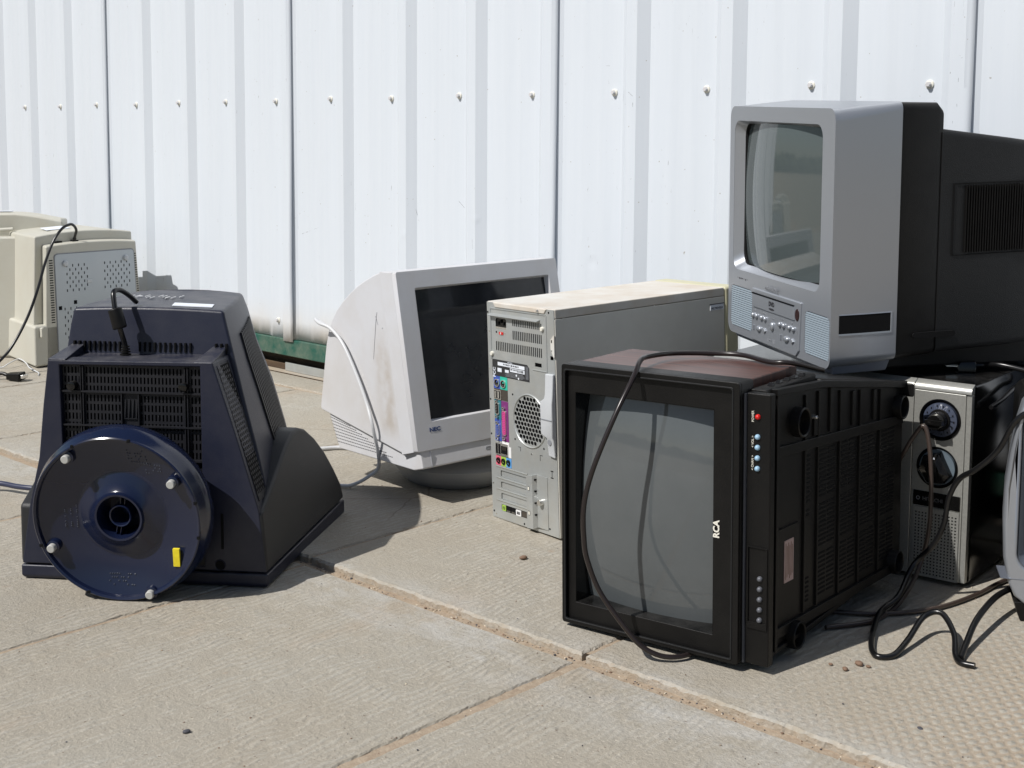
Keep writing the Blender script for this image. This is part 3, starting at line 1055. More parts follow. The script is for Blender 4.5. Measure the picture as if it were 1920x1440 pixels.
for x, z in ((.092, .3135), (.2715, .316)):
    b = MB()
    b.lathe([(.0001, -.004), (.0055, -.004), (.0068, -.0035), (.0072, -.002), (.0072, .009)], lambda p, q, t: (x + p, t, z + q), 18)
    b.build('locating_peg', BLACKG, NAV, smooth=True)
for x, z in ((.326, .036), (.060, .038)):
    b = MB()
    b.lathe([(.0001, -.0006), (.0075, -.0006)], lambda p, q, t: (x + p, t, z + q), 16, m=BLACKM)
    b.lathe([(.0075, -.0006), (.0085, -.0014), (.0095, .002)], lambda p, q, t: (x + p, t, z + q), 16, m=NAVY)
    b.build('screw_recess', None, NAV, smooth=True)
# perforated flank of the shroud
A0, A1 = Vector((.3186, 0, .355)), Vector((.389, 0, .125))
ax = (A1 - A0)
nrm = Vector((-ax.z, 0, ax.x)).normalized()
if nrm.x < 0: nrm = -nrm
def flank(u, v, w):
    p = A0 + ax * v + Vector((.03 * v, .012 + .052 * u, 0)) - Vector((.03 * v, 0, 0))
    p = p + nrm * w
    return tuple(p)
holes = [circ((i + .5 + (.25 if j % 2 else -.25)) / 6.5, .06 + j * .032, .055, 8) for j in range(27) for i in range(6)]
holes = [[(u, v + (w - v) * .20) for (u, w), v in zip(h, [sum(q[1] for q in h) / 8] * 8)] for h in holes]
b = MB()
b.plate(rect(0, 1, .03, .95), holes, flank, .0016, .0003)
b.build('perforated_strip', NAVYD, NAV)
b = MB()
b.face([flank(.02, .04, .0008), flank(.98, .04, .0008), flank(.98, .94, .0008), flank(.02, .94, .0008)])
b.build('strip_backing', BLACKM, NAV)
# slots along the rear edge of the housing
b = MB()
for k in range(31):
    x = .062 + k * .0084
    if .262 < x < .292 or .148 < x < .166: continue
    b.box(x, x + .0026, .0752, .09, .3575, .3725)
sl = b.build('rear_slots', BLACKM, NAV)
# marks and labels on top
b = MB()
b.loft([[(.212, .118, .4268), (.283, .108, .4266), (.283, .108, .4278), (.212, .118, .4280)], [(.205, .150, .4270), (.275, .142, .4266), (.275, .142, .4276), (.205, .150, .4282)]])
b.build('white_label', LABW, NAV)
b = MB()
rr = random.Random(5)
for k in range(11):
    x, y = .100 + .0085 * k + rr.uniform(-.002, .002), .21 + rr.uniform(-.012, .012)
    b.loft([[(x, y, .428), (x + .0012, y, .428), (x + .0012, y, .4292), (x, y, .4292)], [(x + rr.uniform(-.004, .006), y + .018, .4282), (x + .003, y + .018, .4282), (x + .003, y + .018, .4294), (x + .001, y + .018, .4294)]])
b.build('chalk_marks', WHITE, NAV)
# round stand
cx, cz = .198, .1385
fd = lambda p, q, t: (cx + p, t, cz + q)
b = MB()
b.lathe([(.1268, -.0915), (.1285, -.090), (.1290, -.087), (.1330, -.077), (.1362, -.066), (.1365, -.055), (.133, -.042), (.115, -.024), (.09, -.012), (.04, .004)], fd, 96)
b.lathe([(.1268, -.0915), (.1235, -.0895), (.1225, -.083), (.11, -.0775), (.0905, -.0705), (.071, -.0645), (.0685, -.0642), (.064, -.0658), (.052, -.0705), (.040, -.0755), (.0378, -.0785), (.0365, -.082), (.0335, -.0815), (.0325, -.076), (.031, -.035), (.0001, -.034)], fd, 96)
b.lathe([(.0172, -.034), (.0172, -.074), (.0162, -.0755), (.0146, -.0745), (.0146, -.036)], fd, 40)
for a in (radians(80), radians(258)):
    for off in (-.0032, .0032):
        t = Vector((cos(a), 0, sin(a))); nn = Vector((-sin(a), 0, cos(a)))
        pts = []
        for r in (.0165, .0318):
            for w in (-.0005, .0005):
                p = t * r + nn * (off + w)
                pts.append((cx + p.x, cz + p.z))
        b.prism([pts[0], pts[1], pts[3], pts[2]], XZ, -.071, -.035)
st = b.build('swivel_stand', NAVYG, NAV, smooth=True, angle=32)
PV = Vector((cx, -.055, cz))
st.matrix_local = Matrix.Translation(PV + Vector((0, -.002, -.0045))) @ Matrix.Scale(1.012, 4) @ Matrix.Rotation(radians(6.5), 4, 'X') @ Matrix.Translation(-PV)
for x, z in ((.1285, .232), (.2862, .1985), (.0955, .0905), (.243, .0225)):
    b = MB()
    ft = lambda p, q, t: (x + p, t, z + q)
    b.lathe([(.0001, -.096), (.0052, -.096), (.0062, -.0948), (.0064, -.080)], ft, 20, m=RUBBER)
    b.lathe([(.0066, -.088), (.0098, -.0868), (.0104, -.070)], ft, 20, m=NAVYG)
    b.build('rubber_foot', None, st, smooth=True)
b = MB()
b.box(.2785, .2885, -.0822, -.0775, .0648, .0925)
b.build('yellow_label', YEL, st)
rr = random.Random(9)
b = MB()
for (x0, z0, nx, nz, dx, dz) in ((.11, .115, 3, 14, .008, .0026), (.175, .030, 12, 4, .0035, .005), (.215, .222, 8, 5, .004, .005), (.240, .205, 7, 4, .004, .005)):
    for i in range(nx):
        for j in range(nz):
            if rr.random() < .45:
                x, z = x0 + i * dx, z0 + j * dz
                r = math.hypot(x - cx, z - cz)
                yy = -.0645 - (r - .071) / (.1225 - .071) * .0185
                b.box(x, x + .0012, yy - .0008, yy + .002, z, z + .0010)
b.build('moulded_lettering', mat("worn edges", (.06, .068, .09), .3), st)
# moulded notches in the rim
for a in (1.35, 2.05, -.18, .25, 3.5, -1.98):
    b = MB()
    x, z = cx + .1268 * cos(a), cz + .1268 * sin(a)
    b.box(x - .0022, x + .0022, -.0922, -.0885, z - .0022, z + .0022)
    b.build('rim_notch', BLACKM, st)
# cable with its ferrite
b = MB()
b.tube([(.158, .055, .352), (.158, .052, .372), (.1545, .045, .396), (.148, .046, .420), (.142, .052, .441), (.1385, .060, .4545), (.1415, .075, .4565), (.1475, .095, .447), (.152, .118, .432)], .0042, 10)
cb = b.build('video_cable', CORDB, NAV, smooth=True, angle=70)
b = MB()
b.tube([(.1452, .0465, .430), (.1492, .0455, .4165), (.1538, .0455, .3985)], lambda t: .0112 if .04 < t < .96 else .0098, 18, smooth=10)
b.build('ferrite', BLACK, cb, smooth=True, angle=50)
b = MB()
for k in range(4):
    b.lathe([(.004, 0), (.0088 - .0008 * k, .0006), (.0088 - .0008 * k, .0024), (.004, .003)], lambda p, q, t, k=k: (.158 + p, .0545 + q, .3545 + k * .0042 + t), 16)
b.build('strain_relief', BLACK, cb, smooth=True)

# ------------------------------------------------------------------ white monitor
R_N = rz(.6984) @ ry(-.0145) @ rx(-.1913)
NEC = thing('crt_monitor', 'off-white CRT monitor on a round grey stand with its black screen tilted back', 'monitor', (-.1764, 2.4349, .1085), R_N)
w_, h_ = .41, .3455
b = MB()
b.plate(rrect(0, w_, 0, h_, .004, 2), [rrect(.0405, .384, .054, .3112, .003, 2)], XZ, 0, .014)
b.loft([[(0.0, .014, 0.0), (w_, .014, 0.0), (w_, .014, h_), (0.0, .014, h_)], [(-.003, .0495, -.0035), (w_ + .003, .0495, -.0035), (w_ + .003, .0495, .352), (-.003, .0495, .352)]])
b.build('front_bezel', WHITEP, NEC, bevel=.004, seg=3)
b = MB()
b.box(.0002, w_ - .0002, .0478, .0525, -.0015, .3500)
b.build('shell_seam', INK, NEC)
b = MB()
b.loft([[(.0405, .001, .054), (.384, .001, .054), (.384, .001, .3112), (.0405, .001, .3112)], [(.044, .0125, .0575), (.3805, .0125, .0575), (.3805, .0125, .3078), (.044, .0125, .3078)]], cap=False)
b.build('bezel_lip', WHITEP, NEC)
b = MB()
b.grid(lambda u, v: (.043 + .3385 * u, .0122 - .004 * (1 - (2 * u - 1) ** 2), .0565 + .2522 * v), 12, 4)
b.build('screen', CRT, NEC, smooth=True)
pf = [(.0510, .3515), (.08, .3475), (.112, .3406), (.143, .3318), (.171, .3207), (.200, .3075), (.227, .292), (.250, .273), (.268, .2505), (.281, .228), (.291, .205), (.3345, .098), (.332, .092), (.0510, -.003)]
b = MB()
b.prism(pf, YZ, 0.001, w_ - .001)
b.build('rear_housing', WHITEP, NEC, bevel=.007, seg=3, angle=22)
b = MB()
b.prism([(.003, .002), (0.0, -.033), (.03, -.0355), (.29, .009), (.3125, .083), (.2, .05)], YZ, .007, w_ - .007)
b.build('chin', WHITEP, NEC, bevel=.003)
b = MB()
for r in range(8):
    t0 = r / 8
    a0 = Vector((.3085, .0745)) * (1 - t0) + Vector((.2905, .0165)) * t0
    a1 = Vector((.235, .053)) * (1 - t0) + Vector((.075, -.0195)) * t0
    L = (a1 - a0).length
    nseg = int(L / .0062)
    d = (a1 - a0) / nseg
    for k in range(nseg):
        p = a0 + d * k
        q = p + d * .66
        b.loft([[(.0066, p.x, p.y), (.0066, q.x, q.y), (.0066, q.x, q.y + .0014), (.0066, p.x, p.y + .0014)], [(.009, p.x, p.y), (.009, q.x, q.y), (.009, q.x, q.y + .0014), (.009, p.x, p.y + .0014)]])
b.build('side_vents', INK, NEC)
b = MB()
b.box(.030, .0306, -.0008, .003, -.033, -.002)
b.plate(rrect(.164, .176, -.0205, -.0145, .001, 2), [rrect(.1648, .1752, -.0197, -.0153, .0008, 2)], XZ, .0005, .003)
b.build('control_flap', GREYP, NEC)
text('brand_mark', 'NEC', .0108, (.0465, -.0004, .0378), (1, 0, 0), (0, 0, 1), NAVYP, NEC, squash=1.22, bold=.0003)
# scratches on the side
b = MB()
for p, q in (((.086, .262), (.112, .185)), ((.086, .262), (.080, .275)), ((.086, .268), (.082, .25)), ((.066, .243), (.070, .2425))):
    P, Q = Vector(p), Vector(q)
    n2 = Vector((-(Q - P).y, (Q - P).x)).normalized() * .0005
    b.loft([[(.0004, *(P + n2)), (.0004, *(P - n2)), (.0014, *(P - n2)), (.0014, *(P + n2))], [(.0004, *(Q + n2 * .3)), (.0004, *(Q - n2 * .3)), (.0014, *(Q - n2 * .3)), (.0014, *(Q + n2 * .3))]])
b.build('scratches', GREYP, NEC)
# stand is upright: undo the tilt inside the mesh
inv = R_N.inverted()
LN = Vector((-.1764, 2.4349, .1085))
SC = LN + R_N @ Vector((.205, .15, -.03))
def stand_fn(p, q, t):
    return tuple(inv @ (Vector((SC.x + p, SC.y + q, t)) - LN))
b = MB()
b.lathe([(.02, .001), (.104, .001), (.107, .003), (.109, .006), (.112, .0075), (.119, .013), (.130, .030), (.134, .040), (.128, .048), (.08, .060), (.055, .085)], stand_fn, 72, cap=True)
b.build('swivel_stand', GREYST, NEC, smooth=True, angle=40)
def to_nec(p): return tuple(inv @ (Vector(p) - LN))
b = MB()
pw = [NECW for NECW in []]
side = [(-.004, .262, .262), (-.014, .286, .280), (-.020, .262, .270), (-.012, .235, .256), (-.010, .20, .222), (-.010, .165, .16), (-.011, .138, .10), (-.014, .122, .05), (-.022, .122, .005)]
wl = [LN + R_N @ Vector(p) for p in side[:-1]] + [Vector((-.262, 2.555, .055)), Vector((-.285, 2.562, .028)), Vector((-.318, 2.573, .0085)), Vector((-.345, 2.583, .0045)), Vector((-.42, 2.60, .0045))]
b.tube([to_nec(p) for p in wl], .0036, 10)
b.build('signal_cable', CORDG, NEC, smooth=True, angle=70)
b = MB()
b.tube([to_nec(p) for p in [(-.27, 2.87, .03), (-.34, 2.895, .006), (-.387, 2.9075, .005), (-.43, 2.893, .005), (-.52, 2.86, .005)]], .0045, 10)
b.build('power_cord', CORDG, NEC, smooth=True, angle=70)

# ------------------------------------------------------------------ computer tower
PC = thing('computer_tower', 'dusty computer tower with a bare metal back of colourful ports', 'computer', (-.033, 2.39, 0), rz(-.9024) @ ry(-.0206) @ rx(.0272))
PW, PH, PD = .193, .405, .445
hs = []
for k in range(16):
    x = .0755 + k * .00527
    hs.append(rect(x, x + .0029, .3655, .3775))
    hs.append(rect(x, x + .0029, .3410, .3575))
for k in range(25):
    x = .0255 + k * .00536
    hs.append(rect(x, x + .0029, .3165, .3335))
fc = Vector((.1185, .1985))
hexr = .0046
for i in range(-6, 7):
    for j in range(-6, 7):
        x = fc.x + (i + (j % 2) * .5) * .0090
        z = fc.y + j * .0078
        if math.hypot(x - fc.x, z - fc.y) < .0435:
            hs.append(circ(x, z, .0043, 6, pi / 6))
hs.append(rrect(.026, .0575, .3575, .3765, .004, 3))
for z1 in (.0930, .0718, .0505, .0292):
    hs.append(rrect(.0285, .1070, z1 - .0125, z1, .002, 2))
hs.append(rect(.137, .1555, .2995, .3065))
hs.append(rect(.180, .1885, .316, .323))
b = MB()
b.plate(rect(.0012, PW - .0012, .001, PH - .001), hs, XZ, 0, .0012)
b.build('rear_panel', GALV, PC)
b = MB()
b.face([(.004, .022, .004), (PW - .004, .022, .004), (PW - .004, .022, PH - .004), (.004, .022, PH - .004)])
b.build('inner_void', BLACKM, PC)
b = MB()
b.box(0, PW, .0015, PD - .018, PH - .0165, PH)
b.loft([[(.021, -.0022, PH - .0005), (.1735, -.0022, PH - .0005), (.167, -.0022, PH - .0095), (.027, -.0022, PH - .0095)], [(.021, .002, PH - .0005), (.1735, .002, PH - .0005), (.167, .002, PH - .0095), (.027, .002, PH - .0095)]])
b.build('top_cover', PCTOP, PC, bevel=.0018)
b = MB()
b.box(PW - .0016, PW + .0002, .0015, PD - .018, 0, PH - .0172)
b.box(-.0002, .0016, .0015, PD - .018, 0, PH - .0172)
b.box(.0016, PW - .0016, .0015, PD - .018, 0, .0016)
b.build('side_panel', PCSIDE, PC, bevel=.0006)
b = MB()
b.box(-.002, PW + .002, PD - .0172, PD + .022, -.0, PH + .001)
b.build('front_bezel', PCFRONT, PC, bevel=.006, seg=3)
b = MB()
b.box(PW + .0003, PW + .0012, .3876, .4245, .3636, .3748)
b.build('side_label', LABW, PC)
text('label_print', 'MC79EV024', .0062, (PW + .0013, .4055, .3670), (0, 1, 0), (0, 0, 1), INK, PC)
b = MB()
b.box(PW + .0003, PW + .0014, .386, .426, .3744, .3760)
b.build('label_edge', INK, PC)
b = MB()
b.lathe([(.0492, .0003), (.0488, -.0014), (.0476, -.0020), (.0464, -.0012), (.0460, .0003)], lambda p, q, t: (fc.x + p * .97, t, fc.y + q), 56)
b.build('fan_ring', GALV, PC, smooth=True, angle=60)
# power supply frame, lip, seams
b = MB()
b.box(.0105, .1705, -.0012, .0002, .3925, .3945)
b.box(.0105, .0125, -.0012, .0002, .300, .3925)
b.box(.1695, .1715, -.0012, .0002, .2925, .3925)
b.box(.130, .1695, -.0012, .0002, .2925, .2940)
b.loft([[(.012, 0, .3845), (.154, 0, .3845), (.154, 0, .3825), (.012, 0, .3825)], [(.0125, -.009, .3815), (.1535, -.009, .3815), (.1535, -.0085, .3802), (.0125, -.0085, .3802)]])
b.build('power_supply_frame', GALV, PC, bevel=.0004)
b = MB()
b.box(.026, .0575, .002, .018, .3575, .3765, m=BLACKG)
for x in (.034, .0418, .0496):
    b.box(x - .0012, x + .0012, -.0005, .004, .364 + (.004 if x == .0418 else 0), .370 + (.004 if x == .0418 else 0), m=BLACKM)
b.box(.0265, .057, -.0003, .002, .3575, .3605, m=GALVB)
b.build('mains_inlet', None, PC)
b = MB()
b.box(.0365, .0488, -.0012, .001, .3468, .3515, m=RED)
b.box(.0415, .0435, -.0022, .001, .3473, .3510, m=WHITE)
b.build('voltage_switch', None, PC)
def pc_screw(x, z, r=.0038, m=GALVB, dp=.004):
    b = MB()
    b.lathe([(.0001, -dp), (r * .8, -dp), (r, -dp * .6), (r, .0005)], lambda p, q, t: (x + p, t, z + q), 12)
    b.build('screw', m, PC, smooth=True)
for x, z in ((.1605, .3685), (.0145, .3095)): pc_screw(x, z, .0042, CREAMP)
pc_screw(.1505, .399, .0035)
pc_screw(.1482, .0568, .0062, GALVB, .009)
for x, z in ((.0035, .385), (.0065, .350), (.004, .28), (.0045, .223), (.0042, .158), (.0055, .065), (.0055, .012), (.012, .0075), (.095, .0055), (.167, .012), (.178, .3985), (.028, .3505), (.053, .3490), (.0708, .2405), (.0745, .1590), (.1210, .1390), (.156, .1545)):
    b = MB()
    b.lathe([(.0001, -.0004), (.0018, -.0004), (.0022, .0003)], lambda p, q, t: (x + p, t, z + q), 10)
    b.build('rivet', BLACKM if random.random() < .6 else GALVB, PC)
# info label
b = MB()
b.prism([(.0135, .269), (.1208, .269), (.1208, .294), (.115, .2995), (.0135, .2995)], XZ, -.0005, .0002, m=LABB)
for x0, x1, z0, z1 in ((.030, .108, .2892, .2955), (.066, .108, .2815, .2880), (.029, .041, .2775, .2845), (.051, .062, .2785, .2835)):
    b.box(x0, x1, -.0009, 0, z0, z1, m=LABW)
rr = random.Random(2)
for k in range(18):
    x = .068 + k * .0021
    b.box(x, x + rr.uniform(.0004, .0013), -.0012, 0, .2828 if k > 8 else .2845, .2872, m=INK)
for k in range(5):
    z = .2790 - k * .0018
    b.box(.0505 + (k % 2) * .004, .108 - rr.uniform(0, .012), -.0008, 0, z - .0003, z + .0003, m=GREYP)
for k in range(9):
    b.box(.111 + k * .0009, .1114 + k * .0009, -.0008, 0, .273, .297 - .001 * (k % 3), m=GREYP)
for x, z in ((.084, .2765), (.090, .2715)):
    b.prism(circ(x, z, .002, 8), XZ, -.0009, 0, m=LABW)
il = b.build('info_label', None, PC)
text('label_print', 'FCC', .010, (.0195, -.0007, .2755), (0, 0, 1), (-1, 0, 0), LABW, il, bold=.0002)
text('label_print', 'PV W6727 180 09-02419', .0044, (.069, -.0011, .2924), (1, 0, 0), (0, 0, 1), INK, il)
text('label_print', 'ABC1234567', .0026, (.066, -.0009, .2975), (1, 0, 0), (0, 0, 1), LABW, il)
# port strip
def port(name, quads, extra=None):
    b = MB()
    for x0, x1, z0, z1, d, m in quads:
        b.box(x0, x1, -d, .0002, z0, z1, m=m)
    if extra: extra(b)
    return b.build(name, None, PC)
def ring(b, x, z, ro, ri, m, m2):
    f = lambda p, q, t: (x + p, t, z + q)
    b.lathe([(ro, 0), (ro, -.003), (ri, -.003), (ri, -.0005)], f, 16, m=m)
    b.lathe([(ri, -.0009), (.0001, -.0009)], f, 16, m=m2)
def ps2(b):
    for x, m in ((.0268, GALVB), (.0455, GALVB)):
        ring(b, x, .2565, .0072, .0060, m, BLACKM)
        for k in range(6):
            a = k * pi / 3
            b.prism(circ(x + .0035 * cos(a), .2565 + .0035 * sin(a), .0006, 6), XZ, -.0012, -.0004, m=GALVB)
        b.box(x - .0015, x + .0015, -.0018, 0, .2570, .2600, m=PBLUE if x < .03 else PGREEN)
port('keyboard_ports', [(.016, .0355, .2455, .2690, .0006, PBLUE), (.0355, .0565, .2455, .2690, .0006, PGREEN)], ps2)
port('usb_ports', [(.0165, .0565, .2250, .2452, .0006, PBROWN), (.0175, .0375, .2258, .2432, .0022, GALVB), (.0190, .0260, .2275, .2418, .0026, BLACKM), (.0285, .0355, .2275, .2418, .0026, BLACKM)],
     lambda b: [b.box(.0218, .0232, -.0032, 0, .2285, .2408, m=CREAMP), b.box(.0312, .0326, -.0032, 0, .2285, .2408, m=CREAMP)])
def dsub(b):
    for z0, z1, m, n in ((.197, .220, PTEAL, 5), (.157, .181, PBLUE, 5)):
        b.prism(rrect(.0205, .0315, z0, z1, .004, 3), XZ, -.003, 0, m=GALVB)
        b.prism(rrect(.0222, .0298, z0 + .002, z1 - .002, .003, 3), XZ, -.0036, 0, m=BLACKM if m is PTEAL else PBLUE)
        for k in range(n):
            for x in (.0245, .0275):
                b.prism(circ(x, z0 + .0055 + k * .003, .0007, 6), XZ, -.0044, 0, m=GALVB)
    for z in (.2215, .1935, .1825, .1535):
        b.prism(circ(.026, z, .0029, 6), XZ, -.0055, 0, m=GALVB)
        b.prism(circ(.026, z, .0014, 6), XZ, -.0058, 0, m=BLACKM)
port('monitor_ports', [(.0163, .0362, .1885, .2245, .0006, PTEAL), (.0163, .0352, .1478, .1885, .0006, PBLUE)], dsub)
def lpt(b):
    b.prism(rrect(.0405, .0515, .1605, .2075, .004, 3), XZ, -.0026, 0, m=GALVB)
    b.prism(rrect(.0415, .0505, .1620, .2060, .004, 3), XZ, -.0034, 0, m=PMAG)
    for k in range(13):
        for x in (.0440, .0478):
            b.prism(circ(x, .1645 + k * .0033, .0007, 6), XZ, -.0040, 0, m=PPURP)
    for z in (.2115, .1562):
        b.prism(circ(.046, z, .0030, 6), XZ, -.0055, 0, m=GALVB)
        b.prism(circ(.046, z, .0014, 6), XZ, -.0058, 0, m=BLACKM)
port('printer_port', [(.0370, .0568, .1495, .2240, .0006, PPURP)], lpt)
port('network_port', [(.0362, .0565, .1405, .1485, .0006, WHITE), (.0545, .0622, .1210, .1405, .0006, WHITE), (.0172, .0542, .1215, .1448, .0020, GALVB), (.0190, .0240, .1245, .1425, .0026, BLACKM), (.0268, .0318, .1245, .1425, .0026, BLACKM), (.0345, .0525, .1260, .1400, .0026, BLACKM)],
     lambda b: [b.box(.0375 + k * .0022, .0383 + k * .0022, -.0030, 0, .133, .139, m=PBROWN) for k in range(6)])
def jacks(b):
    for x, m in ((.0245, PPINK), (.0392, PLIME), (.0540, PCYAN)):
        ring(b, x, .1115, .0052, .0034, BLACK, m)
        b.prism(circ(x, .1115, .0016, 8), XZ, -.0016, 0, m=BLACKM)
        b.box(x - .0028, x + .0022, -.0009, 0, .1040, .1052, m=INK)
port('audio_jacks', [(.0163, .0318, .1020, .1195, .0006, PPINK), (.0318, .0468, .1020, .1195, .0006, PLIME), (.0468, .0620, .1020, .1195, .0006, PCYAN)], jacks)
# expansion slots
for i, z1 in enumerate((.0930, .0718, .0505, .0292)):
    b = MB()
    b.box(.0285, .1070, .0022, .0035, z1 - .0128, z1 + .0002)
    b.build('slot_cover', GALV if i < 3 else PBROWN, PC)
    b = MB()
    b.loft([[(.0155, -.0002, z1 + .0040), (.108, -.0002, z1 + .0040), (.108, -.0016, z1 + .0066), (.0155, -.0016, z1 + .0066)], [(.0155, -.0002, z1 + .0092), (.108, -.0002, z1 + .0092), (.108, .0006, z1 + .0066), (.0155, .0006, z1 + .0066)]])
    b.build('pressed_rib', GALV, PC)
b = MB()
b.prism(rrect(.0300, .0405, .0172, .0285, .001, 2), XZ, .0002, .003, m=PLIME)
b.plate(circ(.0352, .0228, .0030, 8), [circ(.0352, .0228, .0020, 8)], XZ, -.0004, .001, m=INK)
b.box(.0425, .0550, .0006, .003, .0165, .0280, m=BLACKM)
b.box(.0562, .0690, .0006, .003, .0165, .0280, m=BLACKM)
for x in (.0425, .0562):
    for k in range(5):
        b.box(x + .002 + k * .002, x + .0026 + k * .002, .0002, .0012, .0168, .0205, m=GALVB)
b.prism(rrect(.0705, .0850, .0168, .0275, .001, 2), XZ, .0002, .003, m=WHITE)
b.box(.0738, .0768, -.0002, .001, .0195, .0245, m=INK)
b.box(.0778, .0818, -.0002, .001, .0195, .0245, m=INK)
b.build('modem_card', None, PC)
b = MB()
b.loft([[(.1085, 0, .0985), (.1115, -.007, .0985), (.1320, -.010, .1040), (.1365, -.0015, .1050), (.1640, -.0012, .1045), (.1640, .0, .1045)],
        [(.1085, 0, .0030), (.1115, -.007, .0030), (.1320, -.010, .0060), (.1365, -.0015, .0085), (.1640, -.0012, .0085), (.1640, .0, .0085)]])
b.build('slot_bracket', GALV, PC, bevel=.0004)
b = MB()
for z in (.096, .075, .0535, .032):
    b.box(.1322, .1362, -.0068, -.0025, z - .0014, z + .0014, m=BLACKM)
for z in (.078, .033):
    b.box(.1185, .1225, -.0092, -.006, z - .003, z + .003, m=CREAMP)
    b.box(.1178, .1232, -.0089, -.006, z - .0038, z + .0038, m=INK)
b.build('bracket_slots', None, PC)
# grey side-panel handle
b = MB()
b.loft([[(.1705, -.0005, .2915), (.1920, -.0005, .2925), (.1920, -.006, .2925), (.1705, -.006, .2915)], [(.1715, -.0005, .2560), (.1925, -.0005, .2560), (.1925, -.009, .2560), (.1715, -.009, .2560)], [(.1700, -.0005, .2475), (.1925, -.0005, .2475), (.1925, -.010, .2475), (.1700, -.010, .2475)], [(.1600, -.0005, .2415), (.1925, -.0005, .2390), (.1925, -.011, .2390), (.1600, -.011, .2415)], [(.1610, -.0005, .1860), (.1925, -.0005, .1810), (.1925, -.011, .1810), (.1610, -.011, .1860)], [(.1730, -.0005, .1780), (.1925, -.0005, .1760), (.1925, -.008, .1760), (.1730, -.008, .1780)], [(.1740, -.0005, .1455), (.1915, -.0005, .1435), (.1915, -.005, .1435), (.1740, -.005, .1455)]])
b.build('panel_handle', LGREY, PC, bevel=.0025, seg=3)
b = MB()
b.box(.164, .1915, -.0118, -.0095, .2105, .2122, m=GREYP)
b.prism(circ(.1815, .1715, .0052, 12), XZ, -.0085, -.006, m=GREYP)
b.build('handle_grip', None, PC)
b = MB()
b.prism([(.1835, .352), (.1915, .360), (.1935, .360), (.1935, .322), (.1905, .322), (.1835, .336)], XZ, -.0022, .0002)
b.build('panel_hook', PCTOP, PC)
b = MB()
b.box(.1857, .1880, -.0026, 0, .347, .352, m=BLACKM)
b.prism(circ(.1868, .333, .0010, 6), XZ, -.0026, 0, m=BLACKM)
for z in (.1065, .1185):
    b.box(.1735, .1805, -.0005, 0, z - .0012, z + .0002, m=BLACKM)
b.box(.1766, .1774, -.0005, 0, .1065, .1185, m=BLACKM)
for x0, x1, z0, z1 in ((.083, .090, .146, .1466), (.0895, .0901, .139, .146), (.145, .1525, .141, .1416), (.145, .1456, .131, .141)):
    b.box(x0, x1, -.0005, 0, z0, z1, m=BLACKM)
b.build('panel_cutouts', None, PC)
b = MB()
b.box(-.034, .010, .050, .115, .0006, .0045)
b.build('foot_plate', SILVD, PC, bevel=.001)

# ------------------------------------------------------------------ old television on its side
RC_ = thing('television', 'old wood-veneer television lying on its side with a dusty grey screen', 'television', (.076, 1.839, .006), rz(-.645) @ ry(-.017))
tw, th = .2815, .3775
b = MB()
b.plate(rrect(.0, tw, 0, th, .004, 2), [rect(.0205, .2408, .0315, .3370)], XZ, .006, .040)
b.plate(rrect(.0, tw, 0, th, .004, 2), [rrect(.0055, tw - .0095, .0055, th - .0075, .003, 2)], XZ, 0, .0062)
b.build('front_bezel', BLACK, RC_, bevel=.0018, seg=2)
b = MB()
b.plate(rrect(.0045, tw - .0085, .0045, th - .0065, .003, 2), [rrect(.0068, tw - .0108, .0068, th - .0088, .003, 2)], XZ, -.0012, .003)
b.build('bezel_trim', TVBLK, RC_, bevel=.0008)
def bow(t): return 1 - (2 * t - 1) ** 2
def rca_screen(u, v):
    x0 = .0235 - .0015 * bow(v); x1 = .2400 + .002 * bow(v)
    z0 = .0345 - .0025 * bow(u); z1 = .3335 + .003 * bow(u)
    return (x0 + (x1 - x0) * u, .040 - .019 * bow(v) - .011 * bow(u), z0 + (z1 - z0) * v)
b = MB()
b.grid(rca_screen, 24, 30)
b.build('screen', CRTG, RC_, smooth=True, angle=180)
def rca_funnel(k):
    pts = []
    def add(fi, fo):
        for t in range(12):
            a = t / 12
            p, q = Vector(fi(a)), Vector(fo(a))
            pts.append(tuple(p * (1 - k) + q * k))
    add(lambda a: (.0205 + (.2408 - .0205) * a, .0065, .0315), lambda a: rca_screen(a, 0))
    add(lambda a: (.2408, .0065, .0315 + (.3370 - .0315) * a), lambda a: rca_screen(1, a))
    add(lambda a: (.2408 - (.2408 - .0205) * a, .0065, .3370), lambda a: rca_screen(1 - a, 1))
    add(lambda a: (.0205, .0065, .3370 - (.3370 - .0315) * a), lambda a: rca_screen(0, 1 - a))
    return pts
b = MB()
b.loft([rca_funnel(0), rca_funnel(1)], cap=False)
b.build('screen_surround', BLACKG, RC_, smooth=True, angle=40)
text('brand_mark', 'RCA', .0124, (.2465, .0054, .1770), (0, 0, 1), (-1, 0, 0), CREAMP, RC_, squash=.98, bold=.00045, spacing=1.0)
b = MB()
b.box(.002, tw - .006, .040, .186, .002, th - .0015)
b.build('wood_cabinet', WOOD, RC_, bevel=.0018)
b = MB()
b.loft([[(.006, .186, .006), (.3135, .186, .006), (.3135, .186, .360), (.006, .186, .360)],
        [(.010, .30, .012), (.3195, .30, .018), (.3195, .30, .343), (.010, .30, .343)],
        [(.050, .455, .030), (.3275, .455, .036), (.3275, .455, .319), (.050, .455, .319)]])
b.build('rear_cover', BLACK, RC_, bevel=.004)
b = MB()
b.box(.2845, .3185, .015, .030, 0, .3635)
b.box(.282, .3045, .030, .186, .002, .3660)
b.build('control_strip', BLACK, RC_, bevel=.002)
b = MB()
for x in (.2832,):
    b.box(x - .0012, x + .0012, .012, .03, .001, .362)
b.build('trim_line', GREYBT, RC_)
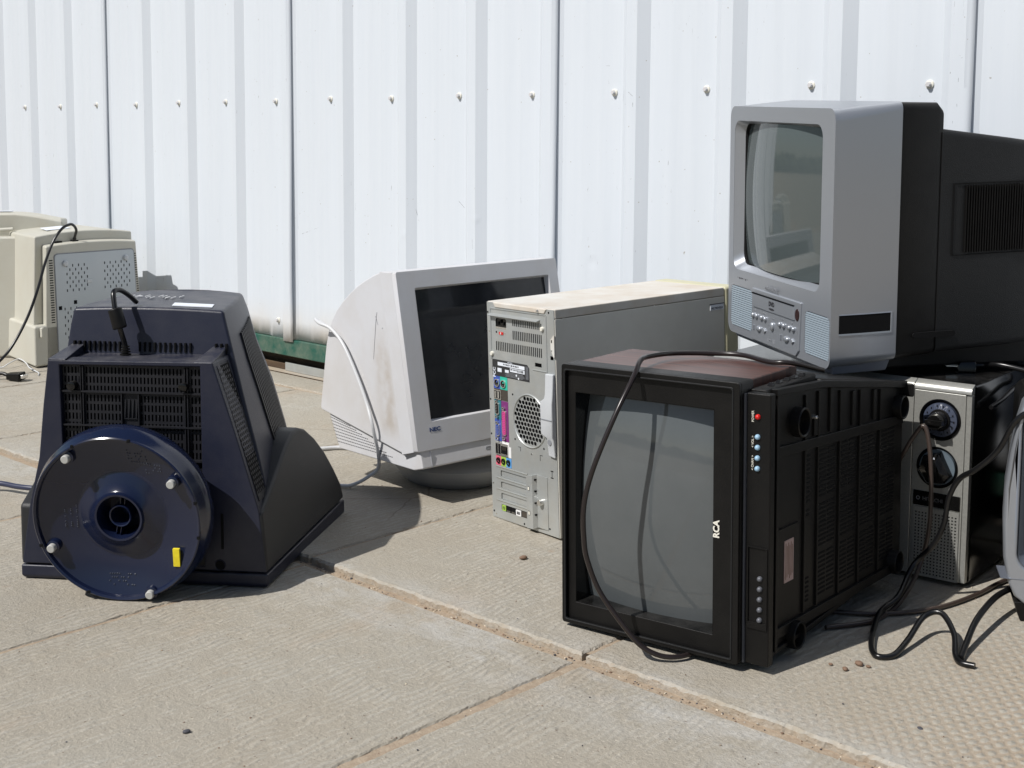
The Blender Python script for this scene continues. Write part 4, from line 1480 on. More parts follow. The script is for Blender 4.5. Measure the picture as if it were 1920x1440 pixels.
def dome(name, x, z, r, m, y=.015):
    b = MB()
    b.lathe([(r, .001), (r, -.0015), (r * .85, -.0032), (r * .5, -.0044), (.0001, -.0047)], lambda p, q, t: (x + p, y + t, z + q), 18)
    b.build(name, m, RC_, smooth=True)
dome('power_button', .3008, .3330, .0036, RED)
for z in (.3065, .2925, .2785, .2645): dome('channel_button', .3006, z, .0036, SKYBL)
b = MB()
b.plate(rect(.2880, .3165, .050, .160), [rect(.2895, .3150, .0585, .1590)], XZ, .0125, .0155, m=BLACK)
b.build('door_surround', None, RC_)
for k in range(5): dome('preset_button', .3058, .1180 - k * .0139, .0037, GREYBT)
for s, z in (('POWER', .333), ('\u2228 VOL \u2227', .2995), ('\u2228 CHAN \u2227', .2715)):
    text('button_print', s.replace('\u2228', '<').replace('\u2227', '>'), .0048, (.2935, .0148, z), (0, 0, 1), (-1, 0, 0), CREAMP, RC_, squash=.9)
b = MB()
for k in range(5):
    b.loft([[(.2985 - .002 * (k % 2), .06 + k * .024, .366), (.2975, .072 + k * .024, .366), (.2895, .072 + k * .024, .366), (.2905, .06 + k * .024, .366)], [(.297, .0635 + k * .024, .3705), (.296, .0705 + k * .024, .3695), (.291, .0705 + k * .024, .3695), (.292, .0635 + k * .024, .3705)]])
b.build('tuning_tabs', BLACKG, RC_, bevel=.0006)
# underside facing right: it leans outwards towards the back
UX = .3045
def ux(y): return .024 * max(0, y - .03) / .42
def lean(b):
    for v in b.bm.verts:
        v.co.x += ux(v.co.y)
    return b
b = MB()
b.loft([[(UX - .004, .030, .003), (UX + .0005, .030, .003), (UX + .0005, .030, .3645), (UX - .004, .030, .3645)], [(UX - .004, .17, .006), (UX + .0005, .17, .006), (UX + .0005, .17, .356), (UX - .004, .17, .356)], [(UX - .004, .455, .036), (UX + .0005, .455, .036), (UX + .0005, .455, .318), (UX - .004, .455, .318)]])
for z in (.262, .014):
    b.loft([[(UX - .001, y, z + .010 - .045 * (y - .06) * (z > .1)), (UX + .0052, y, z + .010 - .045 * (y - .06) * (z > .1)), (UX + .0052, y, z + .024 - .045 * (y - .06) * (z > .1)), (UX - .001, y, z + .024 - .045 * (y - .06) * (z > .1))] for y in (.058, .448)])
b.box(UX - .001, UX + .006, .050, .057, .008, .358)
for y in (.132, .170, .236, .300, .368):
    b.box(UX - .001, UX + .0040, y, y + .004, .04, .345 - max(0, (y - .17)) * .13)
for y, z0, z1 in ((.158, .284, .308), (.205, .282, .345), (.275, .280, .330), (.345, .277, .322)):
    b.box(UX - .001, UX + .0040, y, y + .010, z0, z1)
b.loft([[(UX - .001, .045, .357), (UX + .008, .045, .357), (UX + .008, .045, .3655), (UX - .001, .045, .3655)], [(UX - .001, .175, .350), (UX + .008, .175, .350), (UX + .008, .175, .3595), (UX - .001, .175, .3595)], [(UX - .001, .455, .310), (UX + .008, .455, .310), (UX + .008, .455, .3205), (UX - .001, .455, .3205)]])
b.loft([[(UX - .001, .045, .004), (UX + .005, .045, .004), (UX + .005, .045, .010), (UX - .001, .045, .010)], [(UX - .001, .455, .036), (UX + .005, .455, .036), (UX + .005, .455, .041), (UX - .001, .455, .041)]])
lean(b).build('underside_ribs', BLACK, RC_, bevel=.0008)
b = MB()
for y in (.138, .177, .243, .307, .375):
    for k in range(33):
        z = .052 + .0064 * k
        if .112 < z < .122 or .182 < z < .192: continue
        for q in (0, .026):
            if y < .14 and .085 < z < .17: continue
            w = .011 if y < .17 else .0215
            if q and y < .17: continue
            b.box(UX - .001, UX + .0011, y + q + .003, y + q + .003 + w, z, z + .0027)
lean(b).build('underside_vents', BLACKM, RC_)
for y, z, r in ((.112, .3115, .0205), (.434, .2825, .0185), (.106, .0175, .0195), (.425, .040, .0185)):
    b = MB()
    b.lathe([(r * 1.02, -.004), (r, .0125), (r * .93, .0138), (r * .84, .0125), (r * .80, .002), (.0001, .002)], lambda p, q, t: (UX + ux(y) + t, y + p, z + q), 32)
    b.build('foot', BLACK, RC_, smooth=True, angle=40)
b = MB()
b.box(UX + .0005, UX + .0030, .060, .118, .090, .172, m=BLACK)
b.box(UX + .0030, UX + .0040, .0770, .1020, .096, .1540, m=LABP)
for k in range(6):
    b.box(UX + .0040, UX + .0044, .0800 + k * .0036, .0808 + k * .0036, .100 + .003 * (k % 3), .150 - .004 * (k % 2), m=STONEB)
lean(b).build('warning_label', None, RC_)
b = MB()
b.lathe([(.0001, .008), (.002, .008), (.0028, .006), (.0028, 0)], lambda p, q, t: (UX + .007 + t, .159 + p, .3105 + q), 10)
b.build('screw', GALVB, RC_, smooth=True)
b = MB()
b.loft([[(UX + .02, .452, .296), (UX + .043, .452, .296), (UX + .043, .452, .318), (UX + .02, .452, .318)], [(UX + .02, .468, .296), (UX + .040, .468, .296), (UX + .040, .468, .314), (UX + .02, .468, .314)]])
b.build('cord_hook', BLACK, RC_, bevel=.003)
# its mains cord
b = MB()
b.tube([(.30, .22, .366), (.277, .165, .3815), (.247, .157, .3815), (.193, .180, .3835), (.148, .168, .3835), (.108, .125, .3855), (.107, .06, .389), (.120, .018, .3895), (.1277, -.012, .3713), (.1245, -.045, .334), (.1097, -.068, .2775), (.0982, -.078, .234), (.0935, -.083, .1977), (.0921, -.08, .1599), (.0935, -.075, .1294), (.1072, -.066, .0853), (.1351, -.055, .0438), (.1589, -.045, .0146), (.180, -.032, .001), (.198, -.016, -.0026), (.208, .008, -.0026), (.205, .04, -.0026)], .0036, 10, smooth=8)
b.build('mains_cord', CORDBR, RC_, smooth=True, angle=70)

# ------------------------------------------------------------------ old silver-fronted television
HT = thing('television', 'old black television with a brushed silver front and two round tuning dials', 'television', (.3543, 2.2866, -.021), rz(radians(-38.3)), scale=1.03)
hw, hh, hd = .4455, .335, .30
b = MB()
b.box(.002, hw + .002, .012, hd, .026, hh)
b.build('cabinet', BLACKG, HT, bevel=.004, seg=3)
b = MB()
b.box(.02, hw - .012, .02, hd - .02, .0208, .0262)
b.build('plinth', BLACK, HT, bevel=.003)
fp = [circ(.3985, .2775, .0315, 36), circ(.3968, .2030, .0312, 36)]
b = MB()
b.plate(rect(.3570, .4370, .0285, .3205), fp, XZ, 0, .012)
b.box(.4372, .4455, .0015, .0125, .0285, .3205)
b.build('front_panel', SILVW, HT, bevel=.0012)
b = MB()
for x0, x1 in ((0, .3562), (.3572, .4455)):
    b.prism([(-.001, .3213), (-.001, .3256), (.0024, .3312), (.0125, .3362), (.0125, .3213)], YZ, x0, x1)
b.build('top_trim', SILVW, HT, bevel=.0006)
b = MB()
b.plate(rect(.0, .3562, .0285, .3205), [rrect(.03, .33, .055, .295, .02, 5)], XZ, 0, .012)
b.build('screen_frame', SILVW, HT, bevel=.001)
b = MB()
b.grid(lambda u, v: (.028 + .304 * u, .011 - .006 * bow(u) * bow(v), .053 + .244 * v), 12, 12)
b.build('screen', CRT, HT, smooth=True)
for cx_, cz_, kind in ((.3985, .2775, 0), (.3968, .2030, 1)):
    b = MB()
    f = lambda p, q, t: (cx_ + p, t, cz_ + q)
    b.lathe([(.0322, -.0012), (.0300, .001), (.0285, .006), (.0001, .0062)], f, 48, m=BLACK)
    if kind == 0:
        b.lathe([(.0262, .0055), (.0262, -.001), (.0172, -.003)], f, 48, m=mat("slate dial", (.045, .055, .085), .35))
        b.lathe([(.0172, -.003), (.0165, -.006), (.0001, -.006)], f, 32, m=BLACK)
        b.lathe([(.0145, -.005), (.0130, -.020), (.0108, -.026), (.0001, -.0265)], f, 28, m=BLACKG)
        b.box(cx_ - .013, cx_ + .013, -.0300, -.012, cz_ - .0035, cz_ + .0035, m=BLACKG)
        for k in range(13):
            a = radians(-80 + k * 26)
            b.box(cx_ + .0218 * cos(a) - .0007, cx_ + .0218 * cos(a) + .0007, -.0030, -.0012, cz_ + .0218 * sin(a) - .0013, cz_ + .0218 * sin(a) + .0013, m=BLACKM)
    else:
        b.lathe([(.0275, .0055), (.0275, -.0008), (.0001, -.0008)], f, 48, m=mat("pale dial", (.10, .13, .155), .4))
        hx = [(cx_ + .0265 * cos(a), cz_ + .0265 * sin(a)) for a in [radians(q) for q in (75, 140, 190, 245, 300, 340)]]
        b.loft([[XZ(u, v, -.0016) for u, v in hx], [XZ(cx_ + (u - cx_) * .92, cz_ + (v - cz_) * .92, -.012) for u, v in hx], [XZ(cx_ + (u - cx_) * .45, cz_ + (v - cz_) * .45, -.020) for u, v in hx]], m=BLACKG)
        p, q, r_ = hx[2], hx[3], hx[4]
        for A, B_ in ((p, q), (q, r_)):
            b.loft([[XZ(A[0], A[1], -.0118), XZ(A[0], A[1] + .0016, -.0126), XZ(A[0], A[1] + .0008, -.0105)], [XZ(B_[0], B_[1], -.0118), XZ(B_[0], B_[1] + .0016, -.0126), XZ(B_[0], B_[1] + .0008, -.0105)]], m=CHROME)
        b.prism([(cx_ - .003, cz_ + .014), (cx_ + .003, cz_ + .014), (cx_, cz_ + .0185)], XZ, -.0165, -.010, m=LABW)
    b.build('tuning_dial', None, HT, smooth=True, angle=35)
b = MB()
b.box(.3615, .4345, -.0022, .002, .1400, .1630)
np_ = b.build('name_plate', BLACKG, HT, bevel=.0006)
text('brand_mark', 'HITACHI', .0078, (.3925, -.0025, .1515), (1, 0, 0), (0, 0, 1), DIMP, np_, squash=1.05, bold=.0002)
b = MB()
b.plate(circ(.3695, .1515, .0030, 12), [circ(.3695, .1515, .0022, 12)], XZ, -.0026, -.002)
b.build('emblem', GREYP, np_)
hs = [rect(.3655 + i * .0052, .3655 + i * .0052 + .0027, .0325 + j * .0050, .0325 + j * .0050 + .0026) for i in range(13) for j in range(20)]
b = MB()
b.plate(rect(.3625, .4340, .0285, .1380), hs, XZ, -.0022, -.0006)
b.build('speaker_grille', SILVW, HT)
b = MB()
b.face([(.3628, -.0003, .029), (.4338, -.0003, .029), (.4338, -.0003, .1376), (.3628, -.0003, .1376)])
b.build('grille_backing', BLACKM, HT)
b = MB()
b.box(hw + .0022, hw + .0030, .180, .215, .19, .245)
b.build('side_label', CREAMP, HT)

# ------------------------------------------------------------------ silver television with disc player
DV = thing('television', 'silver and black television with a disc slot standing on top of the older sets', 'television', (.4956, 2.0157, .345), rz(radians(-74.44)) @ ry(radians(1.85)) @ rx(radians(1.45)))
DV.scale = (.825, 1.1, 1)
dw = .4515
def dring(y, xl, xr, zb, zt, r, crown=0):
    out = []
    for x, z in rrect(xl, xr, zb, zt, r, 5):
        out.append((x, y - crown * (1 - ((x - (xl + xr) / 2) / ((xr - xl) / 2)) ** 2), z))
    return out
OP = (-.430, -.046, .1165, .3805)
b = MB()
b.plate(rrect(-dw, 0, .0, .4055, .020, 6), [rrect(*OP, .022, 6), rrect(-.437, -.333, .0125, .0865, .012, 4), rrect(-.100, -.004, .0125, .0825, .012, 4)], XZ, 0, .010)
b.loft([dring(.010, -dw, 0, 0, .4055, .020), dring(.05, -dw + .0005, -.0005, .003, .4100, .018), dring(.107, -.450, -.005, .0085, .4148, .012)], cap=False)
sh = b.build('front_shell', SILV, DV, smooth=True, angle=35)
def dvd_open(k):
    a = rrect(*OP, .022, 6)
    bq = rrect(-.416, -.050, .1265, .3745, .024, 6)
    return [(u * (1 - k) + p * k, .0005 + .016 * k - .006 * k * bow((p + .408) / .358), v * (1 - k) + q * k) for (u, v), (p, q) in zip(a, bq)]
b = MB()
b.loft([dvd_open(0), dvd_open(.12), dvd_open(.6), dvd_open(.86)], cap=False)
b.build('screen_surround', SILV, DV, smooth=True, angle=40)
b = MB()
b.loft([dvd_open(.86), dvd_open(1.06)], cap=False)
b.build('screen_gasket', BLACKM, DV, smooth=True)
b = MB()
b.grid(lambda u, v: (-.419 + .372 * u, .0225 - .0155 * bow(u) - .0065 * bow(v), .1245 + .2525 * v), 28, 22)
b.build('screen', CRTS, DV, smooth=True, angle=180)
b = MB()
b.loft([dring(.1072, -.4485, -.0068, .0095, .4135, .011), dring(.168, -.444, -.012, .012, .4125, .011), dring(.178, -.440, -.016, .015, .402, .010)])
b.build('black_collar', BLACK, DV, smooth=True, angle=35)
b = MB()
b.loft([dring(.176, -.434, -.013, .014, .3715, .010), dring(.30, -.420, -.024, .016, .3545, .012), dring(.44, -.380, -.06, .020, .334, .014)])
b.build('rear_cover', TVBLK, DV, smooth=True, angle=35)
b = MB()
sx = lambda y: -.0125 - (y - .176) * .0887
for k in range(30):
    y = .218 + k * .0045
    b.loft([[(sx(y), y, .174), (sx(y) + .0028, y + .0006, .174), (sx(y) + .0028, y + .0018, .174), (sx(y), y + .0022, .174)], [(sx(y), y, .281), (sx(y) + .0028, y + .0006, .281), (sx(y) + .0028, y + .0018, .281), (sx(y), y + .0022, .281)]])
b.build('vent_fins', BLACK, DV)
b = MB()
for (y0, z0), (y1, z1) in (((.198, .170), (.198, .284)), ((.198, .284), (.36, .284)), ((.198, .170), (.36, .170))):
    if y0 == y1:
        b.loft([[(sx(y0) + .0012, y0, z0), (sx(y0) + .0012, y0 + .0012, z0), (sx(y0) - .002, y0 + .0012, z0), (sx(y0) - .002, y0, z0)], [(sx(y0) + .0012, y0, z1), (sx(y0) + .0012, y0 + .0012, z1), (sx(y0) - .002, y0 + .0012, z1), (sx(y0) - .002, y0, z1)]])
    else:
        b.loft([[(sx(y) + .0012, y, z0), (sx(y) + .0012, y, z0 + .0012), (sx(y) - .002, y, z0 + .0012), (sx(y) - .002, y, z0)] for y in (y0, y1)])
b.build('vent_border', BLACKM, DV)
b = MB()
b.prism(rrect(.135, .205, .041, .050, .0042, 4), YZ, -.0125, -.0065, m=BLACKM)
b.build('finger_grip', None, DV)
# side jack recess: its shaded hollow is a flat matt black panel, not cut in
def dsx(y): return -.0005 * (y - .01) / .04 if y < .05 else -.0005 - .0045 * (y - .05) / .057
b = MB()
ys = [.0130 + .0835 * k / 12 for k in range(13)]
b.loft([[(dsx(y) + .0002, y, .0568), (dsx(y) + .0007, y, .0568), (dsx(y) + .0007, y, .0860), (dsx(y) + .0002, y, .0860)] for y in ys], m=BLACKM)
for z0, z1 in ((.0540, .0568), (.0860, .0874)):
    b.loft([[(dsx(y), y, z0), (dsx(y) + .0014, y, z0), (dsx(y) + .0008, y, z1), (dsx(y), y, z1)] for y in ys], m=SILV)
b.loft([[(dsx(.0965), .0965, .054), (dsx(.0965) + .0014, .0975, .054), (dsx(.1) + .0010, .1000, .054), (dsx(.1) - .001, .1000, .054)], [(dsx(.0965), .0965, .0874), (dsx(.0965) + .0014, .0975, .0874), (dsx(.1) + .0010, .1000, .0874), (dsx(.1) - .001, .1000, .0874)]], m=SILV)
b.build('jack_recess', None, DV)
# speakers
for x0, x1, z0, z1 in ((-.436, -.334, .0135, .0855), (-.099, -.005, .0135, .0815)):
    b = MB()
    nn = 19
    for k in range(nn):
        z = z0 + (z1 - z0) * k / nn
        b.prism([(0.0, z + .0004), (.0035, z), (.0035, z + .0036), (0.0, z + .0026)], lambda u, v, w: (w, u, v), x0, x1, m=SPK)
    b.box(x0, x1, .0045, .006, z0, z1, m=SILVD)
    b.build('speaker_grille', None, DV)
# control panel
b = MB()
b.prism([(-.3255, .0015), (-.1305, .0015), (-.1180, .012), (-.1120, .093), (-.328, .093), (-.3255, .05)], XZ, -.0028, .002)
b.build('control_panel', SILV, DV, bevel=.0022, seg=3)
b = MB()
b.prism([(-.3225, .0838), (-.1375, .0838), (-.1345, .0608), (-.3160, .0608), (-.3215, .066)], XZ, -.0046, -.002)
tr = b.build('disc_tray', SILV, DV, bevel=.0010)
b = MB()
b.box(-.3225, -.1375, -.0052, -.002, .0838, .0856)
b.build('tray_gap', BLACKM, DV)
text('disc_mark', 'DVD', .0105, (-.231, -.0050, .0750), (1, 0, 0), (0, 0, 1), INK, tr, squash=1.1, bold=.0004)
b = MB()
b.prism([(-.231 + .0125 * cos(a), .0665 + .0018 * sin(a)) for a in [2 * pi * k / 16 for k in range(16)]], XZ, -.0050, -.004)
b.build('disc_oval', INK, tr)
b = MB()
b.prism([(-.1245 + .0080 * cos(a), .0712 + .0100 * sin(a)) for a in [2 * pi * k / 24 for k in range(24)]], XZ, -.0040, -.002)
b.build('remote_window', LENS, DV, bevel=.0006)
text('brand_mark', 'MAGNASONIC', .0098, (-.2375, -.0032, .1000), (1, 0, 0), (0, 0, 1), GREYP, DV, squash=.86, bold=.0001)
def dbtn(name, x, z, rx_, rz_):
    b = MB()
    b.lathe([(1, -.0025), (1, -.0045), (.8, -.0062), (.4, -.0070), (.001, -.0072)], lambda p, q, t: (x + p * rx_, t, z + q * rz_), 16)
    b.build(name, SILV, DV, smooth=True, angle=60)
for x in (-.3165, -.3005, -.2775, -.2610, -.1955, -.1785, -.1545, -.1370): dbtn('button', x, .0458, .0052, .0046)
dbtn('eject_button', -.2285, .0375, .0068, .0078)
for x in (-.289, -.1665): dbtn('pad_button', x, .0252, .0098, .0052)
for x, d in ((-.3145, -1), (-.263, 1), (-.1915, -1), (-.1405, 1)):
    b = MB()
    b.prism([(x + d * .006, .0252), (x - d * .002, .0305), (x - d * .002, .0199)], XZ, -.0055, -.002)
    b.build('arrow_button', SILV, DV, bevel=.001)
for s, x, z in (('VOLUME', -.3085, .0545), ('CHANNEL', -.2690, .0545), ('OPEN', -.2285, .0505), ('STOP', -.1870, .0545), ('PLAY', -.1458, .0545), ('COMPACT', -.2400, .0120)):
    text('button_print', s, .0036, (x, -.0030, z), (1, 0, 0), (0, 0, 1), GREYP, DV)
for x0, x1, z0, z1 in ((-.252, -.244, .0085, .0135), (-.228, -.218, .0075, .0150)):
    b = MB()
    b.box(x0, x1, -.0032, -.002, z0, z1)
    b.build('emblem', GREYP, DV)
b = MB()
rr = random.Random(8)
for k in range(7):
    x = -.405 + k * .0075
    b.box(x, x + rr.uniform(.001, .003), -.0006, .001, .101 + rr.uniform(-.001, .001), .1025 + rr.uniform(0, .001))
b.build('sticker_residue', INK, DV)
b = MB()
b.loft([[(-.436, .010, -.0098), (-.012, .010, -.0098), (-.022, .10, -.0098), (-.43, .10, -.0098)], [(-.436, .006, .006), (-.009, .006, .006), (-.016, .104, .010), (-.43, .104, .010)]])
b.build('base_foot', SILVD, DV, bevel=.002)
b = MB()
b.loft([[(-.41, .10, -.013), (-.05, .10, -.012), (-.05, .10, .018), (-.41, .10, .018)], [(-.38, .42, -.034), (-.08, .42, -.026), (-.08, .42, .02), (-.38, .42, .02)]])
b.build('rear_foot', BLACK, DV, bevel=.003)

# ------------------------------------------------------------------ beige monitors by the wall
BG = thing('crt_monitor', 'beige CRT monitor face down with a perforated metal base plate showing', 'monitor', (-1.442, 3.92, 0), rz(radians(52)))
LD = Vector((cos(radians(75)), sin(radians(75))))        # depth direction of its flanks
def bp(x, z, d, l=0):
    return (x + LD.x * d * (1 if l == 0 else -1) * .62 * (-1 if l == 0 else -1) * (-1 if l == 0 else 1), LD.y * d, z)
def plan(x0, x1, y0, y1, flare):
    return [(x0, y0), (x1, y0), (x1 + flare, y1), (x0 - 0.0, y1)]
def block(x0, x1, y0, y1, z0, z1, fl0, fl1, top=1.0):
    """a block whose left flank runs back along (+fl) in x"""
    a = [(x0, y0, z0), (x1, y0, z0), (x1 + fl1, y1, z0), (x0 + fl0, y1, z0)]
    cx0 = (x0 + x1) / 2
    c = [(cx0 + (x - cx0) * top, y, z1) for x, y, z in a]
    return a, c
b = MB()
a, c = block(.0, .425, 0, .33, 0.003, .128, .08, .0)
b.loft([a, [(x, y + (0 if y < .1 else -.02), z) for x, y, z in c]])
b.build('front_bezel', BEIGE, BG, bevel=.008, seg=3)
b = MB()
a, c = block(.018, .395, .035, .30, .10, .397, .075, .0, .93)
arc = [(c[0][0] + (c[1][0] - c[0][0]) * t / 8, c[0][1], c[0][2] + .012 * bow(t / 8)) for t in range(9)]
arb = [(c[3][0] + (c[2][0] - c[3][0]) * t / 8, c[3][1], c[3][2] + .022 * bow(t / 8)) for t in range(9)]
bot0 = [(a[0][0] + (a[1][0] - a[0][0]) * t / 8, a[0][1], a[0][2]) for t in range(9)]
bot1 = [(a[3][0] + (a[2][0] - a[3][0]) * t / 8, a[3][1], a[3][2]) for t in range(9)]
b.loft([bot0 + arc[::-1], bot1 + arb[::-1]])
b.build('rear_housing', BEIGE, BG, bevel=.006, seg=3)
b = MB()
f0 = [(.036 + (.395 - .036) * t / 8, 0.0, .004) for t in range(9)]
f1 = [(.0465 + (.3715 - .0465) * t / 8, 0.0, .368 + .008 * bow(t / 8)) for t in range(9)]
f0b = [(x + .022, .065, z) for x, y, z in f0]
f1b = [(x + .018, .065, z + .004) for x, y, z in f1]
b.loft([f0 + f1[::-1], f0b + f1b[::-1]])
b.build('base_housing', BEIGE, BG, bevel=.006, seg=3, angle=30)
hs = []
for (x0, z0, nx, nz, sk) in ((.114, .309, 4, 7, 0), (.249, .309, 5, 7, 0), (.104, .176, 5, 8, 0), (.250, .176, 5, 8, 0)):
    for j in range(nz):
        for i in range(nx):
            x = x0 + i * .0205 + (.0102 if j % 2 else 0)
            if x > .352: continue
            z = z0 - j * .0128
            hs.append(rect(x, x + .0036, z - .0082, z))
for x, z in ((.084, .182), (.340, .178), (.137, .196), (.272, .192)):
    hs.append(rect(x, x + .012, z - .012, z))
b = MB()
b.plate([(.082, .022), (.3755, .022), (.3595, .334), (.356, .3395), (.350, .3415), (.086, .3415), (.079, .3395), (.0755, .334)], hs, XZ, -.0022, -.0010)
b.build('base_plate', PLATE, BG)
b = MB()
b.plate([(.0795, .019), (.3785, .019), (.362, .336), (.357, .343), (.351, .3445), (.084, .3445), (.076, .342), (.0725, .336)], [[(.082, .022), (.3755, .022), (.3595, .334), (.356, .3395), (.350, .3415), (.086, .3415), (.079, .3395), (.0755, .334)]], XZ, -.0016, .001)
b.build('plate_shadow_gap', GREYP, BG)
b = MB()
b.face([(.08, -.0004, .024), (.374, -.0004, .024), (.358, -.0004, .338), (.078, -.0004, .338)])
b.build('plate_backing', BLACKM, BG)
for x, z in ((.1095, .3125), (.3285, .3160)):
    b = MB()
    b.lathe([(.0095, -.002), (.0095, -.006), (.007, -.0095), (.0001, -.0105)], lambda p, q, t: (x + p, t, z + q), 18)
    b.build('rubber_foot', LGREY, BG, smooth=True)
b = MB()
b.box(.186, .203, -.0042, -.002, .247, .257)
b.build('plate_stud', LGREY, BG, bevel=.001)
b = MB()
for k in range(26):
    z = .326 - k * .0076
    b.box(.0560 + .0004 * k * .4, .0680 + .0004 * k * .4, -.0006, .002, z - .0032, z)
    b.box(.3625 + .00062 * k, .3690 + .00062 * k, -.0006, .002, z + .003 - .0032, z + .003)
b.build('edge_vents', BLACKM, BG)
b = MB()
b.loft([[(.0175, -.012, .094), (.0255, -.012, .096), (.0255, 0, .096), (.0175, 0, .094)], [(.0175, -.012, .122), (.0255, -.012, .124), (.0255, 0, .124), (.0175, 0, .122)]])
b.build('latch', BEIGE, BG, bevel=.0015)
b = MB()
b.tube([(.162, .026, .374), (.1615, .020, .392), (.157, .005, .4125), (.136, -.012, .4295), (.117, -.018, .4325), (.089, -.02, .4195), (.057, -.022, .3806), (.026, -.025, .318), (-.002, -.03, .2476), (-.036, -.03, .1704), (-.083, -.03, .0954), (-.126, -.03, .050), (-.19, -.03, .012), (-.27, -.03, .004)], lambda t: .0062 if t < .06 else .0043, 10)
b.build('power_cord', CORDB, BG, smooth=True, angle=70)
for q in ((.098, .122, .028, .036, .3735, .3795), (.1545, .1735, .020, .034, .3735, .3800)):
    b = MB()
    b.box(*q)
    b.build('socket', BLACKM, BG)
b = MB()
b.loft([[(.115, .10, .4085), (.20, .10, .4120), (.20, .10, .4132), (.115, .10, .4097)], [(.130, .16, .4125), (.205, .16, .4155), (.205, .16, .4168), (.130, .16, .4138)]])
b.build('paper_label', LABW, BG)

B2 = thing('crt_monitor', 'second beige CRT monitor at the far left, behind the one with the metal plate', 'monitor', (-1.80, 4.14, 0), rz(radians(6)))
b = MB()
prof = [(-.10, .392), (-.06, .420), (0, .436), (.08, .447), (.16, .454), (.22, .4545), (.27, .449), (.32, .440), (.365, .432), (.365, .20), (.36, .02), (-.12, .02), (-.12, .38)]
b.loft([[(x, 0.0 + .05 * (z < .3), z) for x, z in prof], [(x * .98, .03, z + .006) for x, z in prof], [(x * .92, .20, z - .004) for x, z in prof]])
b.build('rear_housing', BEIGE, B2, bevel=.006, seg=3, angle=40)
b = MB()
b.box(-.10, .31, -.045, .10, .0, .385)
b.build('base_housing', BEIGE, B2, bevel=.008)
b = MB()
b.tube([(.10, -.012, .400), (.16, -.012, .4035), (.215, -.010, .407)], .006, 10, smooth=2)
b.build('hinge_rib', BEIGE, B2, smooth=True)
b = MB()
b.loft([[(.115, .02, .4585), (.205, .02, .4625), (.205, .02, .4640), (.115, .02, .4600)], [(.125, .06, .4580), (.20, .06, .4615), (.20, .06, .4630), (.125, .06, .4595)]])
b.build('paper_label', LABW, B2)

# ------------------------------------------------------------------ television cut by the right edge
RT = thing('television', 'silver television with a rounded front cut off by the right edge', 'television', (.7215, 1.866, 0), rz(radians(-14)))
b = MB()
out = []
for t, x in ((0, .034), (.04, .018), (.1, .009), (.22, .001), (.4, -.002), (.55, -.001), (.7, .004), (.84, .011), (.93, .018), (.98, .030), (1, .046)):
    out.append((x, .026 + .317 * t))
left = out
right = [(.44 - (x), z) for x, z in reversed(out)]
ol = left + right
hole = rrect(.020, .420, .080, .318, .024, 6)
b.plate(ol[::-1], [hole], XZ, 0, .012)
b.loft([[(x, .012, z) for x, z in ol], [(x + (.006 if x < .2 else -.006), .065, z) for x, z in ol]], cap=False)
b.build('front_shell', SILV, RT, bevel=.006, seg=3, angle=30)
b = MB()
i0 = rrect(.020, .420, .080, .318, .024, 6)
i1 = rrect(.030, .410, .090, .308, .022, 6)
b.loft([[(u, .001, v) for u, v in i0], [(u, .018, v) for u, v in i1]], cap=False)
b.build('screen_surround', SILVD, RT, smooth=True)
b = MB()
b.grid(lambda u, v: (.028 + .384 * u, .020 - .010 * bow(u) * .5 - .010 * bow(v) * .5, .088 + .222 * v), 14, 12)
b.build('screen', CRTS, RT, smooth=True)
b = MB()
b.loft([dring(.065, .02, .42, .03, .34, .02), dring(.20, .03, .41, .035, .33, .02), dring(.34, .10, .34, .05, .27, .02)])
b.build('rear_cover', BLACK, RT, smooth=True)
b = MB()
b.loft([[(-.002, -.001, .0655), (.44, -.001, .0655), (.44, .004, .0635), (-.002, .004, .0635)], [(-.002, .06, .0655), (.44, .06, .0655), (.44, .06, .0635), (-.002, .06, .0635)]])
b.build('front_groove', SILVD, RT)
b = MB()
b.lathe([(.026, -.004), (.024, -.008), (.018, -.006), (.0001, -.004)], lambda p, q, t: (.060 + p, t, .045 + q), 28)
b.build('speaker_ring', CHROME, RT, smooth=True)
for x in (.028, .40):
    b = MB()
    b.loft([[(x, .008, 0), (x + .035, .008, 0), (x + .035, .05, 0), (x, .05, 0)], [(x - .01, .004, .030), (x + .045, .004, .030), (x + .045, .06, .030), (x - .01, .06, .030)]])
    b.build('foot', BLACK, RT, bevel=.002)

# ------------------------------------------------------------------ loose cords and small things
def cord(name, pts, r, m, label, cat='cable', smooth=8, group=None):
    b = MB()
    b.tube(pts, r, 10, smooth=smooth)
    o = b.build(name, m, None, smooth=True, angle=70)
    return tag(o, label, cat, group)
HM = rz(radians(-38.3))
HO = Vector((.344, 2.22, 0))
def hp(x, y, z):
    p = Vector((0, 0, .7)) + (HO + HM @ Vector((x, y, z)) - Vector((0, 0, .7))) * 1.03
    return (p.x, p.y, p.z)
cord('power_cable', [hp(.345, -.03, .205), hp(.3593, -.04, .2283), hp(.3725, -.04, .2535), hp(.3881, -.04, .2735), hp(.3975, -.04, .249), hp(.403, -.04, .1924), hp(.4027, -.04, .118), hp(.3913, -.045, .055), (.601, 1.930, .018), (.568, 1.893, .004), (.525, 1.85, .004), (.455, 1.826, .004)], .0036, CORDT,
     'brown cord looping over the upper tuning dial down to the ground')
